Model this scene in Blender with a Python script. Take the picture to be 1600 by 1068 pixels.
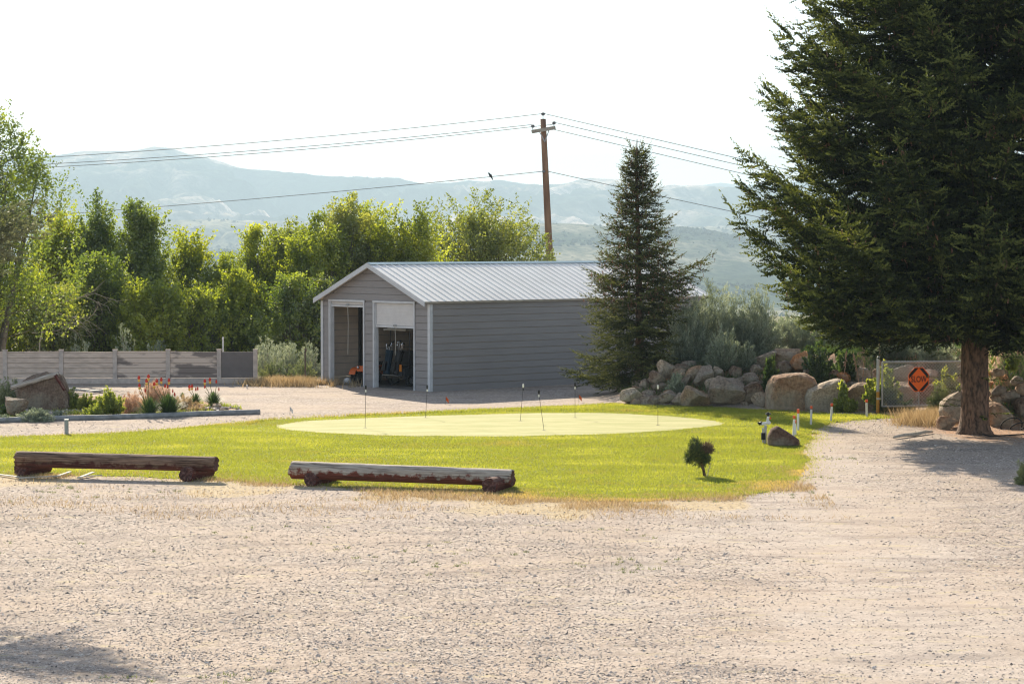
import bpy, bmesh, math, random
import numpy as np
from mathutils import Vector, Matrix
for o in list(bpy.data.objects): bpy.data.objects.remove(o)
SC = bpy.context.scene; COL = SC.collection
random.seed(7)
# ------------------------------------------------------------------ camera
F = 3600.0; HZ = 380.0; CAMZ = 5.0
PITCH = math.atan((534 - HZ) / F)
cam = bpy.data.cameras.new('camera'); camo = bpy.data.objects.new('camera', cam); COL.objects.link(camo)
cam.sensor_width = 36; cam.lens = F / 1600 * 36; cam.clip_start = 0.5; cam.clip_end = 40000
camo.location = (0, 0, CAMZ); camo.rotation_euler = (math.pi / 2 - PITCH, 0, 0); SC.camera = camo
# ------------------------------------------------------------------ light
SUN_AZ = 18.0; SUN_EL = 27.5            # degrees left of the view axis, above the horizon
a, e = math.radians(SUN_AZ), math.radians(SUN_EL)
SDIR = Vector((-math.sin(a) * math.cos(e), math.cos(a) * math.cos(e), math.sin(e)))
sl = bpy.data.lights.new('sun', 'SUN'); sl.energy = 5.0; sl.angle = math.radians(0.5); sl.color = (1.0, 0.88, 0.70)
so = bpy.data.objects.new('sun', sl); COL.objects.link(so); so.rotation_euler = SDIR.to_track_quat('Z', 'Y').to_euler()
W = bpy.data.worlds.new('World'); SC.world = W; W.use_nodes = True
wn = W.node_tree; bg = wn.nodes['Background']
sky = wn.nodes.new('ShaderNodeTexSky'); sky.sky_type = 'NISHITA'; sky.sun_disc = False
sky.sun_elevation = e; sky.sun_rotation = -a; sky.dust_density = 1.5; sky.air_density = 1.0; sky.ozone_density = 1.0; sky.altitude = 1500
bg.inputs[1].default_value = 0.095
hs_ = wn.nodes.new('ShaderNodeHueSaturation'); hs_.inputs['Saturation'].default_value = .68
wn.links.new(sky.outputs[0], hs_.inputs['Color']); wn.links.new(hs_.outputs[0], bg.inputs[0])
SC.view_settings.view_transform = 'Standard'; SC.view_settings.look = 'None'
SC.view_settings.gamma = 1; SC.view_settings.use_curve_mapping = False
SC.view_settings.exposure = 1.2
SC.render.engine = 'CYCLES'
cy = SC.cycles; cy.use_denoising = True; cy.denoising_prefilter = 'ACCURATE'; cy.filter_width = 1.2; cy.use_adaptive_sampling = True; cy.adaptive_threshold = 0.008
cy.max_bounces = 6; cy.diffuse_bounces = 3; cy.glossy_bounces = 2; cy.transmission_bounces = 4; cy.volume_bounces = 0; cy.transparent_max_bounces = 6
cy.sample_clamp_indirect = 6
# ------------------------------------------------------------------ projection helpers (photo pixels, 1600x1068)
cp, sp = math.cos(PITCH), math.sin(PITCH)
def ray(px, py):
    x = (px - 800) / F; y = -(py - 534) / F
    return np.array([x, cp + y * sp, -sp + y * cp])
def G(px, py, z=0.0):
    d = ray(px, py); t = (z - CAMZ) / d[2]; return np.array([0, 0, CAMZ]) + d * t
def A(px, py, Y):
    d = ray(px, py); return np.array([0, 0, CAMZ]) + d * (Y / d[1])
# ------------------------------------------------------------------ noise
def _h(ix, iy, iz, s):
    n = (ix * 374761393 + iy * 668265263 + iz * 2147483647 + s * 974711) & 0x7fffffff
    n = ((n ^ (n >> 13)) * 1274126177) & 0x7fffffff
    n = ((n ^ (n >> 16)) * 60493) & 0x7fffffff
    return (n & 0xffff) / 65535.0
def vnoise(P, s=0):
    P = np.asarray(P, float); i = np.floor(P).astype(np.int64); f = P - i; f = f * f * (3 - 2 * f); r = 0
    for dx in (0, 1):
        for dy in (0, 1):
            for dz in (0, 1):
                w = (f[..., 0] if dx else 1 - f[..., 0]) * (f[..., 1] if dy else 1 - f[..., 1]) * (f[..., 2] if dz else 1 - f[..., 2])
                r = r + w * _h(i[..., 0] + dx, i[..., 1] + dy, i[..., 2] + dz, s)
    return r * 2 - 1
def fbm(P, s=0, o=4):
    P = np.asarray(P, float); r = 0; a = 1; t = 0
    for k in range(o): r = r + a * vnoise(P * 2 ** k, s + k * 17); t += a; a *= .5
    return r / t
def P3(x, y, z=0): return np.stack([x, y, np.full_like(x, z)], -1)
# ------------------------------------------------------------------ object helpers
ORG = {}
def mkobj(name, me, mat, parent=None, smooth=False):
    if mat:
        for m in (mat if isinstance(mat, (list, tuple)) else [mat]): me.materials.append(m)
    o = bpy.data.objects.new(name, me); COL.objects.link(o)
    if parent is not None: o.parent = parent
    ORG[o] = ORG.get(parent, np.zeros(3))
    me.polygons.foreach_set('use_smooth', np.full(len(me.polygons), bool(smooth)))
    return o
def arrmesh(name, V, Fs, attr=None):
    """V (n,3); Fs a list of (m,k) index arrays"""
    me = bpy.data.meshes.new(name); V = np.asarray(V, np.float32)
    Fs = [np.asarray(f, np.int32) for f in Fs if len(f)]
    me.vertices.add(len(V)); me.vertices.foreach_set('co', V.ravel())
    nl = sum(f.size for f in Fs); nf = sum(len(f) for f in Fs)
    me.loops.add(nl); me.loops.foreach_set('vertex_index', np.concatenate([f.ravel() for f in Fs]))
    me.polygons.add(nf); tot = np.concatenate([np.full(len(f), f.shape[1], np.int32) for f in Fs])
    me.polygons.foreach_set('loop_start', np.concatenate([[0], np.cumsum(tot)[:-1]]).astype(np.int32))
    try: me.polygons.foreach_set('loop_total', tot)
    except Exception: pass
    me.update(calc_edges=True)
    for k, v in (attr or {}).items():
        at = me.attributes.new(k, 'FLOAT', 'POINT'); at.data.foreach_set('value', np.asarray(v, np.float32))
    return me
def mk(name, V, Fs, mat, parent=None, smooth=False, attr=None):
    V = np.asarray(V, float) - ORG.get(parent, np.zeros(3))
    return mkobj(name, arrmesh(name, V, Fs if isinstance(Fs, list) else [Fs], attr), mat, parent, smooth)
def tag(o, label=None, cat=None, group=None, kind=None):
    if label: o['label'] = label
    if cat: o['category'] = cat
    if group: o['group'] = group
    if kind: o['kind'] = kind
    return o
def thing(name, label, cat, loc=(0, 0, 0), group=None):
    o = bpy.data.objects.new(name, None); COL.objects.link(o); o.location = loc; o.empty_display_size = .2
    ORG[o] = np.array(loc, float); return tag(o, label, cat, group)
def struct(o, kind='structure'): o['kind'] = kind; return o
def copy_tree(o, parent=None):
    c = o.copy(); COL.objects.link(c); c.parent = parent
    for ch in [x for x in list(COL.objects) if x.parent == o]: copy_tree(ch, c)
    return c
class MB:
    """collects simple solids (world coordinates) into one mesh"""
    def __init__(s): s.V = []; s.F = {}; s.n = 0
    def add(s, V, Fs):
        V = np.asarray(V, float)
        for f in Fs: s.F.setdefault(len(f), []).append([i + s.n for i in f])
        s.V.append(V); s.n += len(V); return s
    def hexa(s, p):   # 8 corners: bottom 0-3 ccw, top 4-7
        return s.add(p, [(3, 2, 1, 0), (4, 5, 6, 7), (0, 1, 5, 4), (1, 2, 6, 5), (2, 3, 7, 6), (3, 0, 4, 7)])
    def box(s, c, d, ax=None):  # centre, full dims, optional 3 axes
        ax = np.eye(3) if ax is None else np.asarray(ax, float); c = np.asarray(c, float); d = np.asarray(d, float) / 2
        q = [(-1, -1, -1), (1, -1, -1), (1, 1, -1), (-1, 1, -1), (-1, -1, 1), (1, -1, 1), (1, 1, 1), (-1, 1, 1)]
        return s.hexa([c + ax[0] * d[0] * a + ax[1] * d[1] * b + ax[2] * d[2] * cc for a, b, cc in q])
    def bar(s, p, q, w, h=None, up=(0, 0, 1)):
        p = np.asarray(p, float); q = np.asarray(q, float); L = np.linalg.norm(q - p); x = (q - p) / L
        y = np.cross(up, x); y /= max(1e-9, np.linalg.norm(y)); z = np.cross(x, y)
        return s.box((p + q) / 2, (L, w, h or w), (x, y, z))
    def tube(s, pts, r, n=8, cap=True):
        pts = np.asarray(pts, float); m = len(pts); r = np.broadcast_to(np.asarray(r, float), (m,))
        T = np.gradient(pts, axis=0); T /= np.linalg.norm(T, axis=1)[:, None] + 1e-12
        ref = np.array([0, 0, 1.]) if abs(T[0, 2]) < .9 else np.array([1., 0, 0])
        V = []; X = np.cross(T[0], ref); X /= np.linalg.norm(X)
        for i in range(m):
            X = X - T[i] * X.dot(T[i]); X /= np.linalg.norm(X) + 1e-12; Y = np.cross(T[i], X)
            for k in range(n):
                t = 2 * math.pi * k / n; V.append(pts[i] + r[i] * (X * math.cos(t) + Y * math.sin(t)))
        Fs = [(i * n + k, i * n + (k + 1) % n, (i + 1) * n + (k + 1) % n, (i + 1) * n + k) for i in range(m - 1) for k in range(n)]
        if cap: Fs += [tuple(range(n))[::-1], tuple((m - 1) * n + k for k in range(n))]
        return s.add(V, Fs)
    def sphere(s, c, r, n=10, m=6):
        r = np.broadcast_to(np.asarray(r, float), (3,)); V = [(0, 0, -1)]
        for i in range(1, m):
            t = -math.pi / 2 + math.pi * i / m
            for k in range(n): V.append((math.cos(t) * math.cos(2 * math.pi * k / n), math.cos(t) * math.sin(2 * math.pi * k / n), math.sin(t)))
        V.append((0, 0, 1)); V = np.array(V) * r + np.asarray(c, float); N = len(V) - 1
        Fs = [(0, 1 + (k + 1) % n, 1 + k) for k in range(n)] + [(N, 1 + (m - 2) * n + k, 1 + (m - 2) * n + (k + 1) % n) for k in range(n)]
        Fs += [(1 + i * n + k, 1 + i * n + (k + 1) % n, 1 + (i + 1) * n + (k + 1) % n, 1 + (i + 1) * n + k) for i in range(m - 2) for k in range(n)]
        return s.add(V, Fs)
    def out(s, name, mat, parent=None, smooth=False, attr=None):
        return mk(name, np.concatenate(s.V), [np.array(v) for v in s.F.values()], mat, parent, smooth, attr)
# ------------------------------------------------------------------ materials
def nt(name):
    m = bpy.data.materials.new(name); m.use_nodes = True; t = m.node_tree
    return m, t, t.nodes['Principled BSDF'], t.nodes['Material Output']
def N(t, ty, **k):
    n = t.nodes.new(ty)
    for a, v in k.items(): setattr(n, a, v)
    return n
def L(t, a, b): t.links.new(a, b)
def ramp(t, fac, stops, interp='LINEAR'):
    r = N(t, 'ShaderNodeValToRGB'); r.color_ramp.interpolation = interp; el = r.color_ramp.elements
    while len(el) < len(stops): el.new(.5)
    for e_, (p, c) in zip(el, stops): e_.position = p; e_.color = (*c, 1) if len(c) == 3 else c
    L(t, fac, r.inputs[0]); return r.outputs[0]
def coords(t, scale=(1, 1, 1), obj=True):
    c = N(t, 'ShaderNodeTexCoord'); m = N(t, 'ShaderNodeMapping'); m.inputs['Scale'].default_value = scale
    L(t, c.outputs['Object'], m.inputs[0]); return m.outputs[0]
def noise(t, vec, scale, detail=5, rough=.55):
    n = N(t, 'ShaderNodeTexNoise'); n.inputs['Scale'].default_value = scale; n.inputs['Detail'].default_value = detail
    n.inputs['Roughness'].default_value = rough; L(t, vec, n.inputs['Vector']); return n.outputs[0]
def mix(t, f, a, b, mode='MIX'):
    m = N(t, 'ShaderNodeMix', data_type='RGBA', blend_type=mode)
    for s, v in ((m.inputs[0], f), (m.inputs[6], a), (m.inputs[7], b)):
        if isinstance(v, (int, float)): s.default_value = v
        elif isinstance(v, tuple): s.default_value = (*v, 1)
        else: L(t, v, s)
    return m.outputs[2]
def bump(t, bs, h, strength=.5, dist=.02):
    b = N(t, 'ShaderNodeBump'); b.inputs['Strength'].default_value = strength; b.inputs['Distance'].default_value = dist
    L(t, h, b.inputs['Height']); L(t, b.outputs[0], bs.inputs['Normal']); return b
def mat(name, c1, c2=None, scale=6, rough=.7, metal=0, stretch=(1, 1, 1), bumps=.3, dist=.01, lo=.35, hi=.65, spec=.3, detail=6):
    m, t, b, o = nt(name); c2 = c2 or tuple(x * .75 for x in c1)
    v = coords(t, stretch); n = noise(t, v, scale, detail)
    L(t, ramp(t, n, [(lo, c2), (hi, c1)]), b.inputs['Base Color'])
    b.inputs['Roughness'].default_value = rough; b.inputs['Metallic'].default_value = metal; b.inputs['Specular IOR Level'].default_value = spec
    if bumps: bump(t, b, n, bumps, dist)
    return m
def leafmat(name, stops, trans=.5, tmul=(1.6, 1.7, .8), rough=.5, gloss=.08):
    """leaf: diffuse + translucent + a little gloss; colour by per-leaf attribute v"""
    m, t, b, o = nt(name); at = N(t, 'ShaderNodeAttribute', attribute_name='v')
    c = ramp(t, at.outputs['Fac'], stops)
    d = N(t, 'ShaderNodeBsdfDiffuse'); L(t, c, d.inputs[0])
    tr = N(t, 'ShaderNodeBsdfTranslucent'); L(t, mix(t, 1.0, c, tmul, 'MULTIPLY'), tr.inputs[0])
    ms = N(t, 'ShaderNodeMixShader'); ms.inputs[0].default_value = trans; L(t, d.outputs[0], ms.inputs[1]); L(t, tr.outputs[0], ms.inputs[2])
    g = N(t, 'ShaderNodeBsdfGlossy'); g.inputs['Roughness'].default_value = rough
    m2 = N(t, 'ShaderNodeMixShader'); m2.inputs[0].default_value = gloss; L(t, ms.outputs[0], m2.inputs[1]); L(t, g.outputs[0], m2.inputs[2])
    L(t, m2.outputs[0], o.inputs[0]); t.nodes.remove(b); return m

M = {}
M['leaf_yg'] = leafmat('leaf_yellow_green', [(0, (.09, .125, .015)), (.5, (.19, .24, .024)), (1, (.32, .35, .04))], .58, (2.05, 1.9, .7))
M['leaf_dk'] = leafmat('leaf_dark_green', [(0, (.06, .10, .015)), (.6, (.15, .20, .026)), (1, (.27, .31, .04))], .52, (1.85, 1.8, .7), gloss=.1)
M['leaf_ol'] = leafmat('leaf_olive', [(0, (.08, .11, .02)), (.6, (.19, .215, .04)), (1, (.33, .33, .08))], .52, (1.8, 1.8, .8), gloss=.1)
M['needle'] = leafmat('spruce_needles', [(0, (.005, .009, .004)), (.5, (.018, .029, .010)), (.8, (.055, .075, .022)), (1, (.16, .185, .055))], .28, (2.0, 1.9, .6), .45, .02)  # near-black low end and pale top end paint interior shade and sunlit tips
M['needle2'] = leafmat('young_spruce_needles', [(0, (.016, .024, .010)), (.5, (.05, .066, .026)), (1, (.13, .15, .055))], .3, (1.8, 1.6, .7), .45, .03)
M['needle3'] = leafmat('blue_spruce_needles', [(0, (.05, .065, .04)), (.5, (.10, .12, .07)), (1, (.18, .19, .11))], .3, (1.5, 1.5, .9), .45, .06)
M['cone'] = mat('spruce_cone', (.13, .065, .035), (.06, .03, .018), 30, .7)
M['conec'] = leafmat('cone_clusters', [(0, (.10, .045, .025)), (1, (.32, .15, .085))], .15, (1.2, 1, 1))
M['sage'] = leafmat('sage_leaves', [(0, (.11, .14, .105)), (.5, (.26, .30, .235)), (1, (.46, .49, .39))], .35, (1.3, 1.3, .9), .5, .05)
M['sageg'] = leafmat('rabbitbrush_leaves', [(0, (.08, .11, .05)), (.5, (.17, .20, .09)), (1, (.30, .32, .16))], .35, (1.4, 1.4, .8))
M['dry'] = leafmat('dry_grass_blades', [(0, (.22, .15, .07)), (.5, (.42, .31, .17)), (1, (.60, .48, .30))], .4, (1.2, 1.1, .9))
M['pinkdry'] = leafmat('dry_pink_grass', [(0, (.38, .24, .15)), (1, (.66, .46, .33))], .45, (1.1, 1, .9))
M['herb'] = leafmat('herb_leaves', [(0, (.09, .13, .025)), (.5, (.20, .24, .045)), (1, (.36, .37, .09))], .5, (1.8, 1.8, .7))
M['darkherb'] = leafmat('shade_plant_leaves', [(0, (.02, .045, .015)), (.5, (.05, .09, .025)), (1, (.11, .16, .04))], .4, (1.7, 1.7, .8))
M['blade'] = leafmat('poker_leaf_blades', [(0, (.03, .06, .02)), (1, (.10, .16, .05))], .35, (1.6, 1.7, .8))
M['grass'] = leafmat('lawn_grass_blades', [(0, (.46, .35, .19)), (.25, (.31, .29, .10)), (.5, (.22, .26, .045)), (.75, (.31, .335, .07)), (1, (.44, .44, .12))], .5, (1.6, 1.5, .6), .5, .03)
M['bark'] = mat('spruce_bark', (.20, .12, .075), (.045, .03, .02), 14, .9, 0, (1, 1, .4), 1.0, .06, .36, .62)
M['limb'] = mat('spruce_limb_bark', (.09, .06, .04), (.04, .028, .02), 9, .9, bumps=0)
M['bark2'] = mat('poplar_bark', (.20, .18, .14), (.09, .08, .06), 8, .9, 0, (1, 1, .4), .6)
M['deadwood'] = mat('dead_branch_wood', (.55, .49, .41), (.34, .29, .23), 20, .9)
# ------------------------------------------------------------------ land
def bank_y(x): return np.interp(x, [3, 6, 8, 10, 11.2, 14, 20], [71.2, 70.6, 69.9, 69.9, 70.3, 70.0, 68])
def smooth(t): t = np.clip(t, 0, 1); return t * t * (3 - 2 * t)
def gz(x, y):
    x = np.asarray(x, float); y = np.asarray(y, float)
    b = np.minimum(np.clip((y - bank_y(x) - .1) * .42, 0, 2), np.interp(x, [4, 7, 10, 13], [.85, 1.15, 1.45, 1.6]))
    b = b * smooth((x - 2.8) / 3.0)
    b = np.maximum(b, np.clip((y - 62.7) * .6, 0, 1.9) * smooth((x - .203 * y) / .5))
    b = b * (1 - smooth((y - 77) / 5.0)) * (1 - smooth((x - 45) / 20))
    far = -110 * smooth((y - 128) / 1100)
    side = 0 * x
    return b + far + side
XS = np.concatenate([-np.geomspace(7000, 24, 34), np.arange(-22, 22.01, .3), np.geomspace(24, 7000, 34)])
YS = np.concatenate([[-300, -60, -10, 5, 15, 20], np.arange(22, 92, .3), np.geomspace(93, 2400, 70), np.geomspace(2700, 16800, 14)])
GX, GY = np.meshgrid(XS, YS)
GZ = gz(GX, GY)
rel = fbm(P3(GX * .25, GY * .25), 3, 3) * .05 + fbm(P3(GX * 1.3, GY * 1.3), 5, 2) * .012
near = (GY < 92) & (np.abs(GX) < 23)
GZ = GZ + np.where(near & (GZ < .05), (rel - .02) * (1 - smooth((GY - 40) / 4)), 0)
nx, ny = len(XS), len(YS); idx = np.arange(nx * ny).reshape(ny, nx)
GF = np.stack([idx[:-1, :-1], idx[:-1, 1:], idx[1:, 1:], idx[1:, :-1]], -1).reshape(-1, 4)
# outline of the lawn and the green, in photo pixels laid on the flat ground
LAWN = [(-90, 690), (0, 683), (100, 680), (250, 672), (400, 658), (480, 653), (560, 649), (640, 645), (740, 640), (840, 636), (930, 632), (975, 630), (1060, 634), (1150, 638), (1230, 642), (1300, 646), (1370, 647), (1432, 648), (1415, 652), (1370, 654), (1330, 657), (1300, 662), (1278, 669), (1270, 679), (1268, 690), (1256, 700), (1262, 714), (1254, 730), (1244, 748), (1215, 765), (1150, 775), (1080, 779), (1000, 783), (900, 782), (820, 779), (740, 772), (640, 766), (540, 762), (440, 756), (340, 750), (200, 744), (80, 742), (0, 742), (-90, 744)]
GREEN = [(433, 667), (452, 661.5), (490, 657.5), (560, 654), (640, 651), (720, 648.5), (800, 646.5), (880, 645.5), (960, 646), (1020, 649), (1075, 653), (1115, 658), (1133, 662), (1120, 665.5), (1080, 670), (1030, 674), (960, 678), (880, 680.5), (800, 682), (700, 682), (620, 681), (550, 679), (490, 675.5), (450, 671.5)]
def outline(pts, k=6, wob=.05, seed=0):
    P = np.array([G(*p)[:2] for p in pts]); n = len(P); out = []
    for i in range(n):
        p0, p1, p2, p3 = P[i - 1], P[i], P[(i + 1) % n], P[(i + 2) % n]
        for j in range(k):
            t = j / k; out.append(.5 * ((2 * p1) + (p2 - p0) * t + (2 * p0 - 5 * p1 + 4 * p2 - p3) * t * t + (3 * p1 - p0 - 3 * p2 + p3) * t ** 3))
    out = np.array(out); return out + np.stack([fbm(P3(out[:, 0] * 2, out[:, 1] * 2), seed + 1, 3), fbm(P3(out[:, 0] * 2, out[:, 1] * 2), seed + 9, 3)], -1) * wob
def inside(P, poly):
    x, y = P[:, 0], P[:, 1]; c = np.zeros(len(P), bool); n = len(poly)
    for i in range(n):
        x1, y1 = poly[i]; x2, y2 = poly[i - 1]
        if y1 == y2: continue
        c ^= ((y1 > y) != (y2 > y)) & (x < (x2 - x1) * (y - y1) / (y2 - y1) + x1)
    return c
def dist_poly(P, poly, step=1):
    d = np.full(len(P), 1e9); n = len(poly)
    for i in range(n):
        a_ = poly[i - 1]; b_ = poly[i]; ab = b_ - a_; t = np.clip(((P - a_) @ ab) / (ab @ ab + 1e-9), 0, 1)
        d = np.minimum(d, np.hypot(*(P - a_ - t[:, None] * ab).T))
    return d
lawnp = outline(LAWN, 5, .25, 1); greenp = outline(GREEN, 6, .12, 5)
def sheet(name, poly, z, mat_):
    bm = bmesh.new(); vs = [bm.verts.new((p[0], p[1], z)) for p in poly]
    es = [bm.edges.new((vs[i - 1], vs[i])) for i in range(len(vs))]
    bmesh.ops.triangle_fill(bm, use_beauty=True, edges=es)
    bmesh.ops.recalc_face_normals(bm, faces=bm.faces)
    for f in bm.faces:
        if f.normal.z < 0: f.normal_flip()
    me = bpy.data.meshes.new(name); bm.to_mesh(me); bm.free(); return struct(mkobj(name, me, mat_))
# masks on the ground sheet (real surface differences: soil, dry verge, packed dirt)
gp = np.stack([GX.ravel(), GY.ravel()], -1)
nearm = near.ravel(); soil = np.zeros(nx * ny); dry = np.zeros(nx * ny); pack = np.zeros(nx * ny)
gn = gp[nearm]; dl = dist_poly(gn, lawnp[::2]); w1 = fbm(P3(gn[:, 0] * .5, gn[:, 1] * .5), 31, 3)
dry_n = smooth((2.4 + w1 * 3.2 - dl) / 2.2) * (gn[:, 1] < 52) * (gn[:, 0] < 4.6) * 0.95
dry_n = np.maximum(dry_n, smooth((.45 + w1 * .5 - dl) / .5) * .7)
dry_n = np.maximum(dry_n, .8 * smooth((gn[:, 1] - 81) / 3.5) * (gn[:, 0] < -5.5))
dry_n = np.maximum(dry_n, smooth((1.0 + w1 * 1.2 - np.hypot((gn[:, 0] + 10.5) / 4.5, (gn[:, 1] - 48) / 3.0))) * .7)
soil_n = smooth(1.3 - np.hypot((gn[:, 0] - 13.2) / 3.2, (gn[:, 1] - 61.3) / 4.6) * 1.0 + w1 * .3)
soil_n = np.maximum(soil_n, smooth((gz(gn[:, 0], gn[:, 1]) - .02) / .2))
bedpoly = np.array([G(*p)[:2] for p in [(-90, 664), (0, 659), (100, 655.5), (250, 652), (405, 646.5), (370, 636), (330, 628), (250, 622), (120, 618), (0, 620), (-90, 620)]])
inb = inside(gn, bedpoly); soil_n = np.where(inb, np.maximum(soil_n, .75), soil_n)
trk = np.exp(-((gn[:, 0] - (5.2 + .05 * (gn[:, 1] - 30))) / 2.4) ** 2) + .7 * np.exp(-((gn[:, 0] - (.2 + .17 * (gn[:, 1] - 25))) / .8) ** 2) * (gn[:, 1] < 44)
pack_n = np.clip(trk * .9 + fbm(P3(gn[:, 0] * .35, gn[:, 1] * .5), 77, 4) * .6, 0, 1)
soil[nearm] = soil_n; dry[nearm] = dry_n; pack[nearm] = pack_n
m, t, b, o = nt('gravel_ground'); v = coords(t)
vor = N(t, 'ShaderNodeTexVoronoi'); vor.inputs['Scale'].default_value = 26; L(t, v, vor.inputs['Vector'])
sep = N(t, 'ShaderNodeSeparateColor'); L(t, vor.outputs['Color'], sep.inputs[0])
vor2 = N(t, 'ShaderNodeTexVoronoi'); vor2.inputs['Scale'].default_value = 11; L(t, v, vor2.inputs['Vector'])
sep2 = N(t, 'ShaderNodeSeparateColor'); L(t, vor2.outputs['Color'], sep2.inputs[0])
peb = ramp(t, sep.outputs[0], [(0, (.13, .115, .105)), (.3, (.285, .230, .192)), (.65, (.42, .340, .285)), (.9, (.53, .445, .385)), (1, (.66, .59, .51))])
peb2 = ramp(t, sep2.outputs[1], [(0, (.19, .165, .145)), (.5, (.37, .298, .25)), (1, (.51, .425, .36))])
grav = mix(t, .3, peb, peb2)
packc = ramp(t, noise(t, v, 3, 8), [(.3, (.41, .35, .30)), (.7, (.54, .465, .405))])
def att(t, n): return N(t, 'ShaderNodeAttribute', attribute_name=n).outputs['Fac']
def madd(t, a_, b_, op='ADD'):
    n = N(t, 'ShaderNodeMath', operation=op)
    for s, v_ in zip(n.inputs, (a_, b_)):
        if isinstance(v_, (int, float)): s.default_value = v_
        else: L(t, v_, s)
    return n.outputs[0]
def edge(t, f, nz, amt=.6, lo=.42, hi=.58):
    s = madd(t, f, madd(t, madd(t, nz, .5, 'SUBTRACT'), amt, 'MULTIPLY')); return ramp(t, s, [(lo, (0, 0, 0)), (hi, (1, 1, 1))])
n1 = noise(t, v, 2.2, 8, .65); n2 = noise(t, v, 9, 6, .6); n3 = noise(t, v, .35, 4)
c = mix(t, madd(t, edge(t, att(t, 'pack'), n1, 1.4, .35, .8), .62, 'MULTIPLY'), grav, packc)
c = mix(t, ramp(t, n3, [(.42, (0, 0, 0)), (.62, (1, 1, 1))]), c, mix(t, .45, c, (.45, .35, .27)))
n4 = noise(t, coords(t, (.35, 1.1, 1)), 1.1, 7, .65); c = mix(t, ramp(t, n4, [(.50, (0, 0, 0)), (.68, (.75, .75, .75))]), c, mix(t, 1.0, c, (.54, .53, .55), 'MULTIPLY'))
n5 = noise(t, coords(t, (.5, 1.3, 1)), 2.3, 8, .7); c = mix(t, ramp(t, n5, [(.56, (0, 0, 0)), (.70, (.8, .8, .8))]), c, (.50, .42, .24))
dryc = ramp(t, n2, [(.3, (.28, .20, .11)), (.55, (.48, .38, .24)), (.75, (.56, .47, .33))])
c = mix(t, edge(t, att(t, 'dry'), n2, 1.2, .3, .75), c, dryc)
soilc = ramp(t, n2, [(.3, (.22, .12, .07)), (.5, (.40, .24, .145)), (.75, (.52, .35, .24))])
c = mix(t, edge(t, att(t, 'soil'), n1, .8, .3, .7), c, soilc)
# far land: sagebrush flats
geo = N(t, 'ShaderNodeNewGeometry'); sx = N(t, 'ShaderNodeSeparateXYZ'); L(t, geo.outputs['Position'], sx.inputs[0])
farf = N(t, 'ShaderNodeMapRange'); farf.inputs[1].default_value = 92; farf.inputs[2].default_value = 125; L(t, sx.outputs[1], farf.inputs[0])
farc = ramp(t, noise(t, v, .04, 8), [(.35, (.10, .12, .06)), (.6, (.24, .21, .13))])
c = mix(t, farf.outputs[0], c, farc)
L(t, c, b.inputs['Base Color']); b.inputs['Roughness'].default_value = .95; b.inputs['Specular IOR Level'].default_value = .15
hh = mix(t, .4, vor.outputs['Distance'], noise(t, v, 14, 4)); bm_ = bump(t, b, hh, .45, .02); bm_.invert = True
M['gravel'] = m
ground = struct(mk('ground', np.stack([GX, GY, GZ], -1).reshape(-1, 3), GF, M['gravel'], None, True, {'soil': soil, 'dry': dry, 'pack': pack}))
# lawn sheets
m, t, b, o = nt('lawn_turf'); v = coords(t)
n1 = noise(t, v, .8, 6); n2 = noise(t, v, 25, 5)
c = ramp(t, n1, [(.3, (.16, .185, .03)), (.7, (.25, .27, .045))]); c = mix(t, .5, c, mix(t, 1.0, c, ramp(t, n2, [(.3, (.5, .5, .5)), (.7, (1.3, 1.3, 1.2))]), 'MULTIPLY'))
L(t, c, b.inputs['Base Color']); b.inputs['Roughness'].default_value = .9; b.inputs['Specular IOR Level'].default_value = .1; bump(t, b, n2, .6, .03); M['turf'] = m
m, t, b, o = nt('putting_green_turf'); v = coords(t)
n1 = noise(t, coords(t, (.4, 1.4, 1)), 1.3, 9, .7); n2 = noise(t, v, 45, 5)
c = ramp(t, n1, [(.32, (.34, .35, .135)), (.68, (.54, .50, .26))]); c = mix(t, .35, c, mix(t, 1.0, c, ramp(t, n2, [(.3, (.7, .7, .7)), (.7, (1.2, 1.2, 1.2))]), 'MULTIPLY'))
L(t, c, b.inputs['Base Color']); b.inputs['Roughness'].default_value = .9; b.inputs['Specular IOR Level'].default_value = .1; bump(t, b, n2, .3, .006); M['green'] = m
sheet('lawn', lawnp, .008, M['turf']); sheet('putting_green', greenp, .014, M['green'])
# grass blades
rng = np.random.default_rng(4)
def blades(P, h, w, lean, v, seed=0, z0=0.0, seg=1):
    """one tapering triangle per blade (two-segment when seg=2)"""
    r = np.random.default_rng(seed); n = len(P); a_ = r.uniform(0, 2 * math.pi, n); d = np.stack([np.cos(a_), np.sin(a_)], -1)
    lb = r.uniform(0, 2 * math.pi, n); lv = np.stack([np.cos(lb), np.sin(lb)], -1) * (lean * r.uniform(.2, 1, n) * h)[:, None]
    base = np.column_stack([P[:, 0], P[:, 1], P[:, 2] if P.shape[1] > 2 else np.full(n, z0)])
    l = base.copy(); l[:, :2] -= d * (w / 2)[:, None]; rr = base.copy(); rr[:, :2] += d * (w / 2)[:, None]
    tip = base.copy(); tip[:, :2] += lv; tip[:, 2] += h
    if seg == 1:
        V = np.stack([l, rr, tip], 1).reshape(-1, 3); return V, [np.arange(3 * n).reshape(-1, 3)], np.repeat(v, 3)
    ml = l.copy(); mr = rr.copy(); mid = np.zeros_like(base); mid[:, :2] = lv * .35; mid[:, 2] = h * .6
    ml = l * .85 + base * .15 + mid; mr = rr * .85 + base * .15 + mid
    V = np.stack([l, rr, mr, ml, tip], 1).reshape(-1, 3); k = np.arange(n)[:, None] * 5
    return V, [k + np.array([[0, 1, 2, 3]]), k + np.array([[3, 2, 4]])], np.repeat(v, 5)
def scatter(xr, yr, n): return np.stack([rng.uniform(*xr, n), rng.uniform(*yr, n)], -1)
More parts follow.
